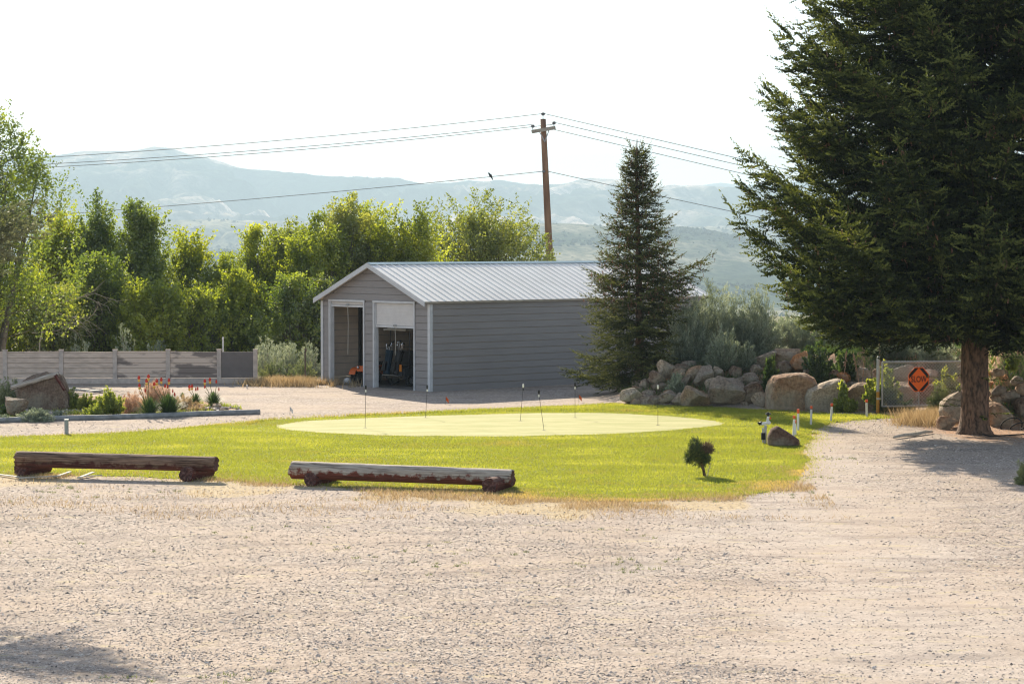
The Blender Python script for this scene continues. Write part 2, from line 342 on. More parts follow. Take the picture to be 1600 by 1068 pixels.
Pg = scatter((lawnp[:, 0].min(), lawnp[:, 0].max()), (lawnp[:, 1].min(), lawnp[:, 1].max()), 620000)
Pg = Pg[np.abs(Pg[:, 0]) < Pg[:, 1] * .235 + .6]; io = inside(Pg, lawnp); dq = np.zeros(len(Pg)); dq[~io] = dist_poly(Pg[~io], lawnp[::2]); Pg = Pg[io | (rng.uniform(0, 1, len(Pg)) < .55 * np.exp(-dq / .16))]; ig = inside(Pg, greenp); dg_ = np.zeros(len(Pg)); dg_[ig] = dist_poly(Pg[ig], greenp); Pg = Pg[~ig | (rng.uniform(0, 1, len(Pg)) < .7 * np.exp(-dg_ / .07))]
de = dist_poly(Pg, lawnp[::2]); nn = fbm(P3(Pg[:, 0] * .6, Pg[:, 1] * .9), 8, 4); nf = rng.uniform(0, 1, len(Pg))
n2_ = fbm(P3(Pg[:, 0] * .25, Pg[:, 1] * 1.1), 88, 4); vv = .60 + nn * .40 + n2_ * .35 + (nf - .5) * .35
lowedge = (Pg[:, 1] < 51.5)
vv = np.where(lowedge, vv - smooth((.9 + nn * 3.0 + n2_ * 1.2 - de) / 1.1) * .55 * (Pg[:, 0] > -2) - smooth((.35 + nn * 1.2 - de) / .5) * .35, vv - smooth((.3 + nn * .3 - de) / .35) * .3)
dg = dist_poly(Pg, greenp)
hg = .020 + .012 * nf + .012 * smooth((dg - .9) / .5)
lip = np.exp(-((dg - 1.05 - .2 * nn) / .07) ** 2) * (Pg[:, 1] > 63.5)   # taller rough where the mown collar ends behind the green
hg = hg + .085 * lip; vv = np.clip(vv - .25 * lip, 0, 1)  # lip blades are also coloured darker, painting in the shade of the lip
V, Fs, va = blades(Pg, hg, np.full(len(Pg), .016), .9, vv, 1, .008)
struct(mk('lawn_grass', V, Fs, M['grass'], None, False, {'v': va}), 'stuff'); bpy.data.objects['lawn_grass']['label'] = 'short bright green mown lawn grass round the putting green'
# dry verge grass
Pd = scatter((-13, 6.2), (41.5, 51.5), 200000); Pd = Pd[np.abs(Pd[:, 0]) < Pd[:, 1] * .235]
de = dist_poly(Pd, lawnp[::2]); ins = inside(Pd, lawnp); nn = fbm(P3(Pd[:, 0] * .8, Pd[:, 1] * 1.2), 18, 4)
keep = (rng.uniform(0, 1, len(Pd)) < np.where(ins, .25 * smooth((1.0 + nn - de) / .8), .95 * smooth((.9 + nn * 2.2 - de) / 1.2) + .10 * (nn > .05))); Pd = Pd[keep]
hd = rng.uniform(.03, .11, len(Pd)); V, Fs, va = blades(Pd, hd, rng.uniform(.006, .014, len(Pd)), 1.1, rng.uniform(0, 1, len(Pd)), 3, .0)
tag(struct(mk('dry_grass', V, Fs, M['dry'], None, False, {'v': va}), 'stuff'), 'straw coloured dry grass along the near edge of the lawn')
# gravel stones
def stones(P, s, seed):
    r = np.random.default_rng(seed); T = np.array([(1, 0, 0), (0, 1, 0), (-1, 0, 0), (0, -1, 0), (0, 0, 1), (0, 0, -.6)], float); n = len(P)
    V = T[None] * r.uniform(.6, 1.25, (n, 6, 1)) + r.uniform(-.25, .25, (n, 6, 3)); V *= np.stack([np.ones(n), np.ones(n), r.uniform(.28, .6, n)], -1)[:, None, :] * s[:, None, None]
    a_ = r.uniform(0, 6.28, n); c_, s_ = np.cos(a_), np.sin(a_); x = V[..., 0] * c_[:, None] - V[..., 1] * s_[:, None]; y = V[..., 0] * s_[:, None] + V[..., 1] * c_[:, None]
    V[..., 0] = x; V[..., 1] = y; V += P[:, None, :]; k = np.arange(n)[:, None, None] * 6
    f = np.array([(0, 1, 4), (1, 2, 4), (2, 3, 4), (3, 0, 4), (1, 0, 5), (2, 1, 5), (3, 2, 5), (0, 3, 5)]); return V.reshape(-1, 3), (k + f[None]).reshape(-1, 3)
yy = 24 + 44 * rng.uniform(0, 1, 300000) ** 1.7; Ps = np.stack([rng.uniform(-1, 1, len(yy)) * (yy * .23 + .5), yy], -1)
dens = np.clip(.72 - 1.0 * smooth(fbm(P3(Ps[:, 0] * .35, Ps[:, 1] * .5), 77, 4) * .6 + np.exp(-((Ps[:, 0] - (5.2 + .05 * (Ps[:, 1] - 30))) / 2.4) ** 2) * .6) + .5 * fbm(P3(Ps[:, 0] * 1.5, Ps[:, 1] * 2.5), 41, 3), .24, 1)
Ps = Ps[rng.uniform(0, 1, len(Ps)) < dens]; Ps = Ps[~inside(Ps, lawnp)]; Ps = Ps[~inside(Ps, bedpoly)]
ss = np.clip(rng.lognormal(math.log(.011), .45, len(Ps)), .005, .04)
gzs = (fbm(P3(Ps[:, 0] * .25, Ps[:, 1] * .25), 3, 3) * .05 + fbm(P3(Ps[:, 0] * 1.3, Ps[:, 1] * 1.3), 5, 2) * .012 - .02) * (1 - smooth((Ps[:, 1] - 40) / 4))
V, Fs = stones(np.column_stack([Ps, gzs + ss * .08]), ss, 6)
m, t, b, o = nt('loose_stone'); c = ramp(t, att(t, 'v'), [(0, (.10, .09, .085)), (.12, (.30, .265, .235)), (.45, (.52, .425, .36)), (.8, (.62, .52, .445)), (1, (.70, .65, .58))])
L(t, c, b.inputs['Base Color']); b.inputs['Roughness'].default_value = .9; b.inputs['Specular IOR Level'].default_value = .2; M['stone'] = m
tag(struct(mk('loose_gravel', V, Fs, M['stone'], None, False, {'v': np.repeat(rng.uniform(0, 1, len(Ps)), 6)}), 'stuff'), 'loose grey and tan gravel stones covering the yard')
# ------------------------------------------------------------------ hills
def hills(name, sky_pts, ybot, d0, d1, dback, mat_, amp, seed, x0=-500, x1=2100, nu=260, nd=110):
    px = np.linspace(x0, x1, nu); ys = np.interp(px, *zip(*sky_pts)); yb = np.full_like(px, ybot) if np.isscalar(ybot) else np.interp(px, *zip(*ybot))
    ts = np.concatenate([np.linspace(0, 1, nd), 1 + np.linspace(.05, 1, 12)])
    U, T = np.meshgrid(px, ts); YSK = np.broadcast_to(ys, U.shape); YB = np.broadcast_to(yb, U.shape)
    D = np.where(T <= 1, d0 + (d1 - d0) * T, d1 + (dback - d1) * (T - 1)); X = (U - 800) / F * D
    prof = smooth(np.clip(T, 0, 1) * .5 + .0) * 2; prof = np.clip(prof, 0, 1); prof = .5 * prof + .5 * np.clip(T, 0, 1) ** 1.3
    zsk = CAMZ + (HZ - YSK) / F * d1; zb = CAMZ + (HZ - YB) / F * d0; Z = zb + (zsk - zb) * prof
    sc = 1 / (.16 * (d1 - d0)); w = fbm(P3(X * sc * .6, D * sc * .6), seed + 3, 3) * .9
    rg = 1 - np.abs(fbm(np.stack([X * sc * 1.1 + w, D * sc * .55 + w, X * 0], -1), seed, 5)) * 2.2
    env = np.clip(T, 0, 1) ** .5 * np.clip((1 - T) * 4, 0, 1)
    Z = Z + amp * env * (rg - .75) + np.clip(T, 0, 1) * amp * .03 * fbm(P3(X * sc * 8, D * sc * 8), seed + 5, 3)
    Z = np.where(T > 1, Z - (T - 1) ** 1.0 * (zsk - zb) * .8, Z); Z = np.maximum(Z, -111)
    n_, k_ = U.shape; idx = np.arange(n_ * k_).reshape(n_, k_); FF = np.stack([idx[:-1, :-1], idx[:-1, 1:], idx[1:, 1:], idx[1:, :-1]], -1).reshape(-1, 4)
    HG[name] = (U, T, X, D, Z)
    return struct(mk(name, np.stack([X, D, Z], -1).reshape(-1, 3), FF, mat_, None, True))
HG = {}
def scrub(name, src, n, s0, s1, m_, seed, lab, thr=.0, tmax=1.0, sc=.006):
    U, T, X, D, Z = HG[src]; r = np.random.default_rng(seed); i = r.integers(0, U.shape[0] - 13, n); j = r.integers(40, U.shape[1] - 40, n); a_ = r.uniform(0, 1, (n, 1)); b_ = r.uniform(0, 1, (n, 1)); G_ = np.stack([X, D, Z], -1)
    P = (G_[i, j] * (1 - a_) + G_[i + 1, j] * a_) * (1 - b_) + (G_[i, j + 1] * (1 - a_) + G_[i + 1, j + 1] * a_) * b_
    P = P[fbm(P3(P[:, 0] * sc, P[:, 1] * sc * .6), seed, 4) + r.normal(0, .12, n) > thr]; s_ = r.uniform(s0, s1, len(P)); V, Ff = stones(P, s_, seed)
    V = V.reshape(-1, 6, 3); V[:, :, 2] = P[:, None, 2] + (V[:, :, 2] - P[:, None, 2]) * 1.6 + s_[:, None] * .2; tag(struct(mk(name, V.reshape(-1, 3), Ff, m_), 'stuff'), lab)
def hillmat(name, g1, g2, tan, s, fine=30):
    m, t, b, o = nt(name); v = coords(t); n1 = noise(t, v, s, 7, .6); n2 = noise(t, v, s * fine, 7, .75)
    c = ramp(t, n1, [(.40, g1), (.50, g2), (.62, tan)]); c = mix(t, .75, c, mix(t, 1.0, c, ramp(t, n2, [(.44, (.25, .32, .28)), (.56, (1.5, 1.45, 1.4))]), 'MULTIPLY'))
    L(t, c, b.inputs['Base Color']); b.inputs['Roughness'].default_value = 1; b.inputs['Specular IOR Level'].default_value = 0; return m
M['hill1'] = hillmat('scrub_slope', (.035, .05, .03), (.06, .08, .045), (.26, .24, .17), .0022, 26)
M['hill2'] = hillmat('plateau_slope', (.08, .10, .06), (.20, .19, .13), (.36, .32, .22), .0011)
M['hill3'] = hillmat('mountain_slope', (.03, .055, .045), (.08, .10, .075), (.62, .50, .42), .0009)
SKY3 = [(-500, 290), (-200, 262), (0, 250), (50, 244), (110, 242), (125, 237), (150, 235), (200, 236.5), (220, 232), (240, 229.5), (265, 230), (280, 236), (292, 240), (330, 249), (370, 262), (400, 267), (430, 268), (475, 271), (520, 275), (560, 276), (600, 278), (625, 279), (650, 284), (670, 286.5), (740, 283), (780, 282), (800, 286), (850, 289), (880, 287.5), (905, 280), (925, 278), (960, 280), (985, 281), (1010, 288), (1030, 291), (1090, 291), (1110, 293), (1150, 293), (1170, 291), (1250, 284), (1400, 275), (1600, 290), (2100, 300)]
hills('distant_mountains', SKY3, 368, 6300, 9300, 12000, M['hill3'], 260, 11)
hills('farthest_peaks', [(-500, 300), (900, 300), (1060, 296), (1095, 290), (1125, 285.5), (1145, 288), (1175, 294), (1300, 286), (1600, 300), (2100, 305)], 330, 12500, 14500, 16500, M['hill3'], 60, 51, nd=50)
hills('plateau_hills', [(-500, 352), (150, 349), (230, 346), (330, 343), (480, 346), (560, 350), (620, 352), (820, 356), (1000, 352), (1180, 357), (1300, 350), (2100, 345)], 440, 4500, 6000, 6250, M['hill2'], 60, 23)
hills('scrub_slope_hills', [(-500, 412), (200, 402), (300, 396), (345, 388), (380, 391), (430, 398), (520, 392), (640, 374), (720, 362), (790, 352), (830, 348), (900, 350), (960, 354), (1010, 357), (1060, 353), (1100, 357), (1170, 372), (1300, 388), (2100, 400)], 500, 2300, 4300, 4450, M['hill1'], 36, 37)
M['scrub'] = mat('far_scrub', (.035, .05, .025), (.02, .03, .018), .05, 1, bumps=0, spec=0)
scrub('hillside_scrub', 'scrub_slope_hills', 22000, 2.0, 6.0, M['scrub'], 5, 'dark juniper scrub dotting the near slope behind the spruces', .02)
scrub('plateau_scrub', 'plateau_hills', 9000, 2.5, 7.5, M['scrub'], 6, 'dark scrub dotting the pale plateau hills', .12)
# ------------------------------------------------------------------ haze
hm = bpy.data.materials.new('haze_air'); hm.use_nodes = True; ht = hm.node_tree; ht.nodes.clear()
ho = N(ht, 'ShaderNodeOutputMaterial'); hv = N(ht, 'ShaderNodeVolumePrincipled'); hv.inputs['Density'].default_value = 1.5e-4
hv.inputs['Color'].default_value = (.66, .86, 1.0, 1); hv.inputs['Anisotropy'].default_value = .08; L(ht, hv.outputs[0], ho.inputs['Volume'])
hb = MB().box((0, 8300, 280), (17000, 17400, 730)).out('haze', hm); struct(hb, 'stuff')
tag(hb, 'pale blue haze lying over the valley and mountains')
# ------------------------------------------------------------------ shed
TH = math.radians(49); U_ = np.array([-math.cos(TH), math.sin(TH), 0]); V_ = np.array([math.sin(TH), math.cos(TH), 0]); Zv = np.array([0, 0, 1.])
FR = G(672, 612); WID = 6.15; LEN = 13.2; EAVE = 3.0; RIDGE = 4.24; SLOPE = (RIDGE - EAVE) / (WID / 2)
def S(u, v, z): return FR + U_ * u + V_ * v + Zv * z      # u along the gable (from near right corner), v along the side
M['siding'] = mat('grey_steel_siding', (.29, .27, .265), (.25, .233, .229), .8, .5, 0, (1, 1, 4), .05, .003, .3, .7, .4)
M['inner'] = mat('inside_wall_lining', (.58, .47, .37), (.44, .36, .285), 1.5, .8)
M['trim'] = mat('white_metal_trim', (.62, .63, .64), (.54, .55, .56), 3, .4, 0, bumps=0)
M['roofm'] = mat('pale_ribbed_roof_metal', (.90, .86, .80), (.82, .78, .72), .7, .45, .0, bumps=0)
M['ridge'] = mat('ridge_cap_metal', (.30, .42, .46), (.25, .36, .40), 3, .4, .3, bumps=0)
M['curtain'] = mat('white_door_curtain', (.66, .64, .62), (.60, .58, .56), 3, .5, bumps=0)
M['steel'] = mat('galvanised_steel', (.36, .37, .38), (.26, .27, .28), 12, .45, .6)
M['darkst'] = mat('dark_steel', (.07, .07, .075), (.04, .04, .045), 8, .5, .4)
M['rubber'] = mat('black_rubber', (.02, .02, .02), (.012, .012, .012), 20, .8)
M['rope'] = mat('pull_rope', (.42, .40, .34), None, 30, .9)
M['floor'] = mat('shed_floor_gravel', (.20, .185, .17), (.11, .10, .095), 18, .95)
shed = thing('shed', 'long grey metal shed with pale ribbed roof and two roll-up doors in its gable', 'shed', tuple(FR))
DOORS = [(.86, 3.06, 2.95), (3.68, 5.63, 2.95)]
def gable_u(z):  # u range of the gable at height z
    if z <= EAVE: return 0.0, WID
    d = (z - EAVE) / SLOPE; return d, WID - d
mb = MB(); bh = .232; z = .0; k = 0
while z < RIDGE - .02:
    z1 = min(z + bh - .017, RIDGE - .005); spans = []
    if z < 2.94:
        cuts = [0.0] + [q for d_ in DOORS for q in d_[:2]] + [WID]; spans = [(cuts[i], cuts[i + 1]) for i in (0, 2, 4)]
        if z1 > 2.95: z1 = 2.945
    else: spans = [None]
    for s_ in spans:
        if s_ is None: (a0, b0), (a1, b1) = gable_u(z), gable_u(z1)
        else: a0, b0 = s_; a1, b1 = s_
        p = [S(b0, 0, z), S(a0, 0, z), S(a0, .04, z), S(b0, .04, z), S(b1, .008, z1), S(a1, .008, z1), S(a1, .04, z1), S(b1, .04, z1)]
        mb.hexa(p)
    z = max(z + bh, 2.95) if (z < 2.94 and z + bh > 2.94) else z + bh
mb.out('front_siding', M['siding'], shed)
mb = MB()   # wall backing, proud of nothing: sits 2 mm behind the boards
def wallq(pts, thick, n):  # polygon prism
    pts = [np.asarray(p) for p in pts]; V = pts + [p + n * thick for p in pts]; m_ = len(pts)
    return V, [tuple(range(m_))[::-1], tuple(range(m_, 2 * m_))] + [(i, (i + 1) % m_, (i + 1) % m_ + m_, i + m_) for i in range(m_)]
for (a0, b0) in [(0.03, DOORS[0][0]), (DOORS[0][1], DOORS[1][0]), (DOORS[1][1], WID - .03)]:
    mb.add(*wallq([S(a0, .042, 0), S(b0, .042, 0), S(b0, .042, 2.95), S(a0, .042, 2.95)], .03, V_))
mb.add(*wallq([S(.03, .042, 2.952), S(WID - .03, .042, 2.952), S(WID - .03, .042, EAVE), S(WID / 2, .042, RIDGE - .03), S(.03, .042, EAVE)], .03, V_)); mb.out('front_wall', M['siding'], shed)
def side_boards(u0, sgn, nm, material):
    mb = MB(); z = 0
    while z < EAVE - .02:
        z1 = min(z + bh - .017, EAVE)
        a_, b_ = u0, u0 + sgn * .04; c_ = u0 + sgn * .008
        mb.hexa([S(a_, .05, z), S(a_, LEN, z), S(b_, LEN, z), S(b_, .05, z), S(c_, .05, z1), S(c_, LEN, z1), S(b_, LEN, z1), S(b_, .05, z1)]); z += bh
    return mb.out(nm, material, shed)
side_boards(0, 1, 'side_siding', M['siding']); side_boards(WID, -1, 'side_siding', M['siding'])
mb = MB(); mb.add(*wallq([S(.043, .08, 0), S(.043, LEN, 0), S(.043, LEN, EAVE), S(.043, .08, EAVE)], .03, U_))
mb.add(*wallq([S(0, LEN + .002, 0), S(WID, LEN + .002, 0), S(WID, LEN + .002, EAVE), S(WID / 2, LEN + .002, RIDGE), S(0, LEN + .002, EAVE)], .05, V_)); mb.out('rear_wall', M['inner'], shed)
mb = MB(); z = 0      # lining of the far side wall, seen through the doors
while z < EAVE - .1:
    mb.hexa([S(WID - .045, .08, z), S(WID - .045, LEN - .01, z), S(WID - .085, LEN - .01, z), S(WID - .085, .08, z), S(WID - .045, .08, z + .22), S(WID - .045, LEN - .01, z + .22), S(WID - .07, LEN - .01, z + .22), S(WID - .07, .08, z + .22)]); z += .24
mb.out('inner_lining', M['inner'], shed)
mb = MB()
for v_ in (1.6, 4.6, 7.6, 10.6):
    mb.bar(S(WID - .16, v_, 0), S(WID - .16, v_, 2.75), .09, .09, tuple(U_)); mb.bar(S(WID - .16, v_, 2.6), S(WID - .75, v_, 3.15), .07, .07)
    mb.bar(S(.16, v_, 0), S(.16, v_, 2.9), .09, .09, tuple(U_)); mb.bar(S(.1, v_, 2.96), S(WID - .1, v_, 2.96), .07, .09)
mb.out('frame_post', M['darkst'], shed)
mb = MB(); mb.box(S(WID / 2, LEN / 2, .008), (WID - .2, LEN - .1, .012), (U_, V_, Zv)); mb.out('floor', M['floor'], shed)
# roof panels with ribs
OV = .07; OF = .28
for s_, nm in ((0, 'roof'), (1, 'roof')):
    mb = MB(); per = .32; vv_ = -OF; prof = []
    while vv_ < LEN + .15:
        prof += [(vv_, 0), (vv_ + .26, 0), (vv_ + .27, .024), (vv_ + .31, .024)]; vv_ += per
    e_u = -OV if s_ == 0 else WID + OV; ze = EAVE - OV * SLOPE + .07; zr = RIDGE + .07
    top = [(S(WID / 2, a_, zr + h_), S(e_u, a_, ze + h_)) for a_, h_ in prof]; n_ = len(top)
    Vv = [p for q in top for p in q] + [p - Zv * .02 - Zv * h_ for (q, (a_, h_)) in zip(top, prof) for p in q]
    Ff = []
    for i in range(n_ - 1):
        f1 = (2 * i, 2 * i + 1, 2 * i + 3, 2 * i + 2); f2 = tuple(x + 2 * n_ for x in f1)[::-1]
        if s_: f1, f2 = f1[::-1], f2[::-1]
        Ff += [f1, f2, (2 * i + 1, 2 * i + 1 + 2 * n_, 2 * i + 3 + 2 * n_, 2 * i + 3), (2 * i, 2 * i + 2, 2 * i + 2 + 2 * n_, 2 * i + 2 * n_)]
    mb.add(Vv, Ff); mb.out(nm, M['roofm'], shed)
mb = MB(); mb.add([S(WID / 2 - .17, -OF - .01, RIDGE + .085 - .17 * SLOPE + .02), S(WID / 2, -OF - .01, RIDGE + .105), S(WID / 2 + .17, -OF - .01, RIDGE + .085 - .17 * SLOPE + .02), S(WID / 2 - .17, LEN + .16, RIDGE + .085 - .17 * SLOPE + .02), S(WID / 2, LEN + .16, RIDGE + .105), S(WID / 2 + .17, LEN + .16, RIDGE + .085 - .17 * SLOPE + .02)], [(0, 1, 4, 3), (1, 2, 5, 4)]); mb.out('ridge_cap', M['ridge'], shed)
mb = MB()
for s_ in (0, 1):
    eu = -OV - .01 if s_ == 0 else WID + OV + .01; ze = EAVE - (OV + .01) * SLOPE + .05
    for (v0, v1) in ((-OF - .035, -OF - .004),):
        a_, b_ = S(WID / 2, v0, RIDGE + .09), S(eu, v0, ze + .03); h_ = Zv * .17
        q = [b_ - h_, a_ - h_, a_ - h_ + V_ * .03, b_ - h_ + V_ * .03, b_, a_, a_ + V_ * .03, b_ + V_ * .03]
        mb.hexa(q if s_ == 1 else [q[i] for i in (1, 0, 3, 2, 5, 4, 7, 6)])
mb.out('fascia', M['trim'], shed)
mb = MB(); mb.bar(S(-OV - .012, -OF + .0, EAVE - OV * SLOPE + .035), S(-OV - .012, LEN + .15, EAVE - OV * SLOPE + .035), .02, .07); mb.bar(S(WID + OV + .012, -OF, EAVE - OV * SLOPE + .035), S(WID + OV + .012, LEN + .15, EAVE - OV * SLOPE + .035), .02, .07)
mb.out('eave_trim', mat('tan_eave_trim', (.40, .35, .28), None, 3, .5, bumps=0), shed)
for (u_, v_) in ((0, 0), (WID, 0)):
    mb = MB(); mb.box(S(u_ + (.045 if u_ == 0 else -.045), -.012, EAVE / 2 - .02), (.12, .022, EAVE - .05), (U_, V_, Zv)); mb.box(S(u_ + (-.012 if u_ == 0 else .012), .04, EAVE / 2 - .02), (.02, .12, EAVE - .05), (U_, V_, Zv)); mb.out('corner_trim', M['trim'], shed)
for k, (u0, u1, h_) in enumerate(DOORS):
    dr = mk('door_opening', [S(u0, 0, 0)] * 1 + [S(u1, 0, 0), S(u1, .0, .001)], [np.array([[0, 1, 2]])], M['trim'], shed) if False else None
    mb = MB(); mb.box(S(u0 - .03, -.016, h_ / 2), (.06, .03, h_), (U_, V_, Zv)); mb.box(S(u1 + .03, -.016, h_ / 2), (.06, .03, h_), (U_, V_, Zv)); mb.box(S((u0 + u1) / 2, -.018, h_ + .035), (u1 - u0 + .14, .034, .07), (U_, V_, Zv))
    mb.box(S(u1 - .015, .08, h_ / 2), (.03, .15, h_ - .01), (U_, V_, Zv)); mb.box(S(u0 + .015, .08, h_ / 2), (.03, .15, h_ - .01), (U_, V_, Zv))
    fr = mb.out('door_frame', M['trim'], shed)
    low = 2.17 if k == 0 else 2.83; mb = MB(); z_ = h_ - .01
    while z_ > low + .02:
        z2 = max(z_ - .095, low); mb.box(S((u0 + u1) / 2, .075, (z_ + z2) / 2), (u1 - u0 - .07, .02, z_ - z2 - .012), (U_, V_, Zv)); mb.box(S((u0 + u1) / 2, .083, (z_ + z2) / 2), (u1 - u0 - .074, .02, z_ - z2 + .0), (U_, V_, Zv)); z_ = z2
    cur = mb.out('door_curtain', M['curtain'], shed)
    MB().box(S((u0 + u1) / 2, .07, low - .03), (u1 - u0 - .06, .05, .07), (U_, V_, Zv)).out('bottom_bar', M['trim'], cur)
    MB().box(S((u0 + u1) / 2, .03, low + .01), (.16, .03, .05), (U_, V_, Zv)).out('lift_handle', M['steel'], cur)
    MB().tube([S((u0 + u1) / 2, .05, low - .05), S((u0 + u1) / 2 - .01, .06, low - .6), S((u0 + u1) / 2, .05, low - (1.0 if k == 0 else 1.75))], .014, 6).out('pull_rope', M['rope'], cur)
    MB().tube([S(u0 - .02, .26, h_ + .1), S(u1 + .02, .26, h_ + .1)], .15, 14).out('curtain_roll', M['curtain'], cur)
# ---- things parked in the shed
M['orange'] = mat('orange_paint', (.62, .13, .025), (.5, .10, .02), 4, .35, bumps=0)
M['cart'] = mat('dark_cart_body', (.045, .05, .06), (.035, .04, .045), 4, .3, bumps=0)
M['cream'] = mat('cream_cart_roof', (.62, .60, .55), (.55, .53, .48), 4, .4, bumps=0)
M['black'] = mat('black_vinyl', (.02, .02, .022), None, 10, .5)
M['blue'] = mat('blue_nylon', (.012, .04, .07), None, 10, .6)
M['amber'] = mat('amber_plastic', (.75, .26, .03), (.65, .2, .02), 5, .3, bumps=0)
M['chrome'] = mat('polished_metal', (.7, .7, .72), None, 5, .2, .9, bumps=0)
def wheel(parent, c, r, w, ax):
    c = np.asarray(c, float); ax = np.asarray(ax, float)
    wt = []; mb = MB(); n = 28; prof = [(r * .62, -w * .42), (r * .9, -w * .5), (r, -w * .3), (r, w * .3), (r * .9, w * .5), (r * .62, w * .42)]
    b2 = np.cross(ax, Zv); b2 /= np.linalg.norm(b2); Vv = []
    for k in range(n):
        t_ = 2 * math.pi * k / n; d_ = b2 * math.cos(t_) + Zv * math.sin(t_)
        for (rr, ww) in prof: Vv.append(c + d_ * (rr + (.012 if k % 2 and rr > r * .95 else 0)) + ax * ww)
    q = len(prof); Ff = [(k * q + j, k * q + (j + 1) % q, ((k + 1) % n) * q + (j + 1) % q, ((k + 1) % n) * q + j) for k in range(n) for j in range(q)]
    wl = mb.add(Vv, Ff).out('wheel', M['rubber'], parent)
    mr = MB(); mr.tube([c - ax * w * .3, c + ax * w * .3], r * .6, 20); mr.tube([c - ax * w * .4, c + ax * w * .4], r * .18, 10)
    for k in range(5):
        t_ = 2 * math.pi * k / 5; d_ = b2 * math.cos(t_) + Zv * math.sin(t_)
        for s_ in (-1, 1): mr.bar(c + ax * w * .36 * s_ + d_ * r * .15, c + ax * w * .36 * s_ + d_ * r * .56, r * .14, w * .1, tuple(ax))
    mr.out('rim', M['steel'], wl); return wl
def SV(o, du, dv, z, u, v): return S(o[0], o[1], 0) + u * du + v * dv + Zv * z
# orange quad bike, nose towards the left door
o0 = np.array([4.75, 1.35]); fw = U_ * -.33 - V_ * .95; fw /= np.linalg.norm(fw); sd = np.cross(Zv, fw)
def Q(f, s_, z): return S(o0[0], o0[1], 0) + fw * f + sd * s_ + Zv * z
quad = thing('quad_bike', 'small orange quad bike parked in the shed behind the pillar between the doors', 'quad bike', tuple(Q(0, 0, 0)))
for f_ in (-.58, .62):
    for s_ in (-.4, .4): wheel(quad, Q(f_, s_, .27), .27, .2, sd)
mb = MB(); mb.box(Q(.0, 0, .36), (1.0, .34, .16), (fw, sd, Zv)); mb.box(Q(.1, 0, .5), (.5, .26, .2), (fw, sd, Zv)); mb.out('chassis', M['darkst'], quad)
for f_ in (-.58, .62):
    for s_ in (-.38, .38):
        mb = MB(); pts = [Q(f_ + .36 * math.cos(t_), s_, .27 + .34 * math.sin(t_)) for t_ in np.linspace(.3, 2.8, 9)]
        for i in range(8): mb.bar(pts[i], pts[i + 1], .26, .02)
        mb.out('fender', M['orange'], quad)
mb = MB(); mb.box(Q(.62, 0, .64), (.5, .5, .05), (fw, sd, Zv)); mb.box(Q(.84, 0, .58), (.1, .42, .2), (fw, sd, Zv)); mb.box(Q(-.58, 0, .62), (.5, .5, .05), (fw, sd, Zv)); mb.box(Q(0, 0, .63), (.9, .2, .07), (fw, sd, Zv)); mb.box(Q(.3, 0, .7), (.3, .24, .14), (fw, sd, Zv)); mb.out('bodywork', M['orange'], quad)
for s_ in (-.14, .14): MB().sphere(Q(.9, s_, .62), (.06, .06, .06), 12, 8).out('headlight', M['chrome'], quad)
mb = MB(); mb.box(Q(-.15, 0, .74), (.6, .28, .1), (fw, sd, Zv)); mb.out('seat', M['black'], quad)
MB().tube([Q(.2, -.36, .98), Q(.3, -.12, .94), Q(.3, .12, .94), Q(.2, .36, .98)], .016, 8).tube([Q(.3, 0, .94), Q(.42, 0, .68)], .02, 8).out('handlebar', M['darkst'], quad)
# golf cart seen tail first
o1 = np.array([3.15, .95])
def C(f, s_, z): return S(o1[0], o1[1], 0) + V_ * f + U_ * s_ + Zv * z
cart = thing('golf_cart', 'dark golf cart with cream roof parked tail out behind the half-open right door', 'golf cart', tuple(C(0, 0, 0)))
for f_ in (0.35, 2.0):
    for s_ in (-.48, .48): wheel(cart, C(f_, s_, .23), .23, .18, U_)
mb = MB(); mb.box(C(1.2, 0, .34), (2.3, 1.1, .14), (V_, U_, Zv)); mb.box(C(.35, 0, .55), (.7, 1.12, .3), (V_, U_, Zv)); mb.box(C(2.15, 0, .62), (.35, 1.1, .5), (V_, U_, Zv)); mb.box(C(-.03, 0, .52), (.06, 1.0, .22), (V_, U_, Zv)); mb.out('body', M['cart'], cart)
mb = MB(); mb.box(C(.95, 0, .76), (.5, 1.05, .12), (V_, U_, Zv)); mb.box(C(.68, 0, 1.02), (.1, 1.05, .42), (V_, U_, Zv)); mb.out('seat', M['black'], cart)
mb = MB(); mb.box(C(1.15, 0, 1.98), (2.3, 1.25, .05), (V_, U_, Zv)); mb.box(C(1.15, 0, 2.02), (2.1, 1.05, .05), (V_, U_, Zv)); mb.out('roof', M['cream'], cart)
for f_, s_ in ((.2, -.55), (.2, .55), (2.15, -.55), (2.15, .55)): MB().tube([C(f_, s_, .6), C(f_ + .05, s_, 1.97)], .018, 8).out('roof_post', M['darkst'], cart)
mb = MB(); [mb.box(C(-.07, s_, .66), (.03, .14, .24), (V_, U_, Zv)) for s_ in (-.42,)]; mb.out('taillight', M['amber'], cart)
MB().box(C(-.07, .42, .66), (.03, .14, .24), (V_, U_, Zv)).out('taillight', M['amber'], cart)
MB().tube([C(1.75, .3 + .17 * math.cos(t_), 1.05 + .17 * math.sin(t_)) for t_ in np.linspace(0, 6.28, 17)], .014, 6, False).out('steering_wheel', M['black'], cart)
MB().box(C(-.12, 0, .4), (.16, .9, .03), (V_, U_, Zv)).out('bag_shelf', M['steel'], cart)
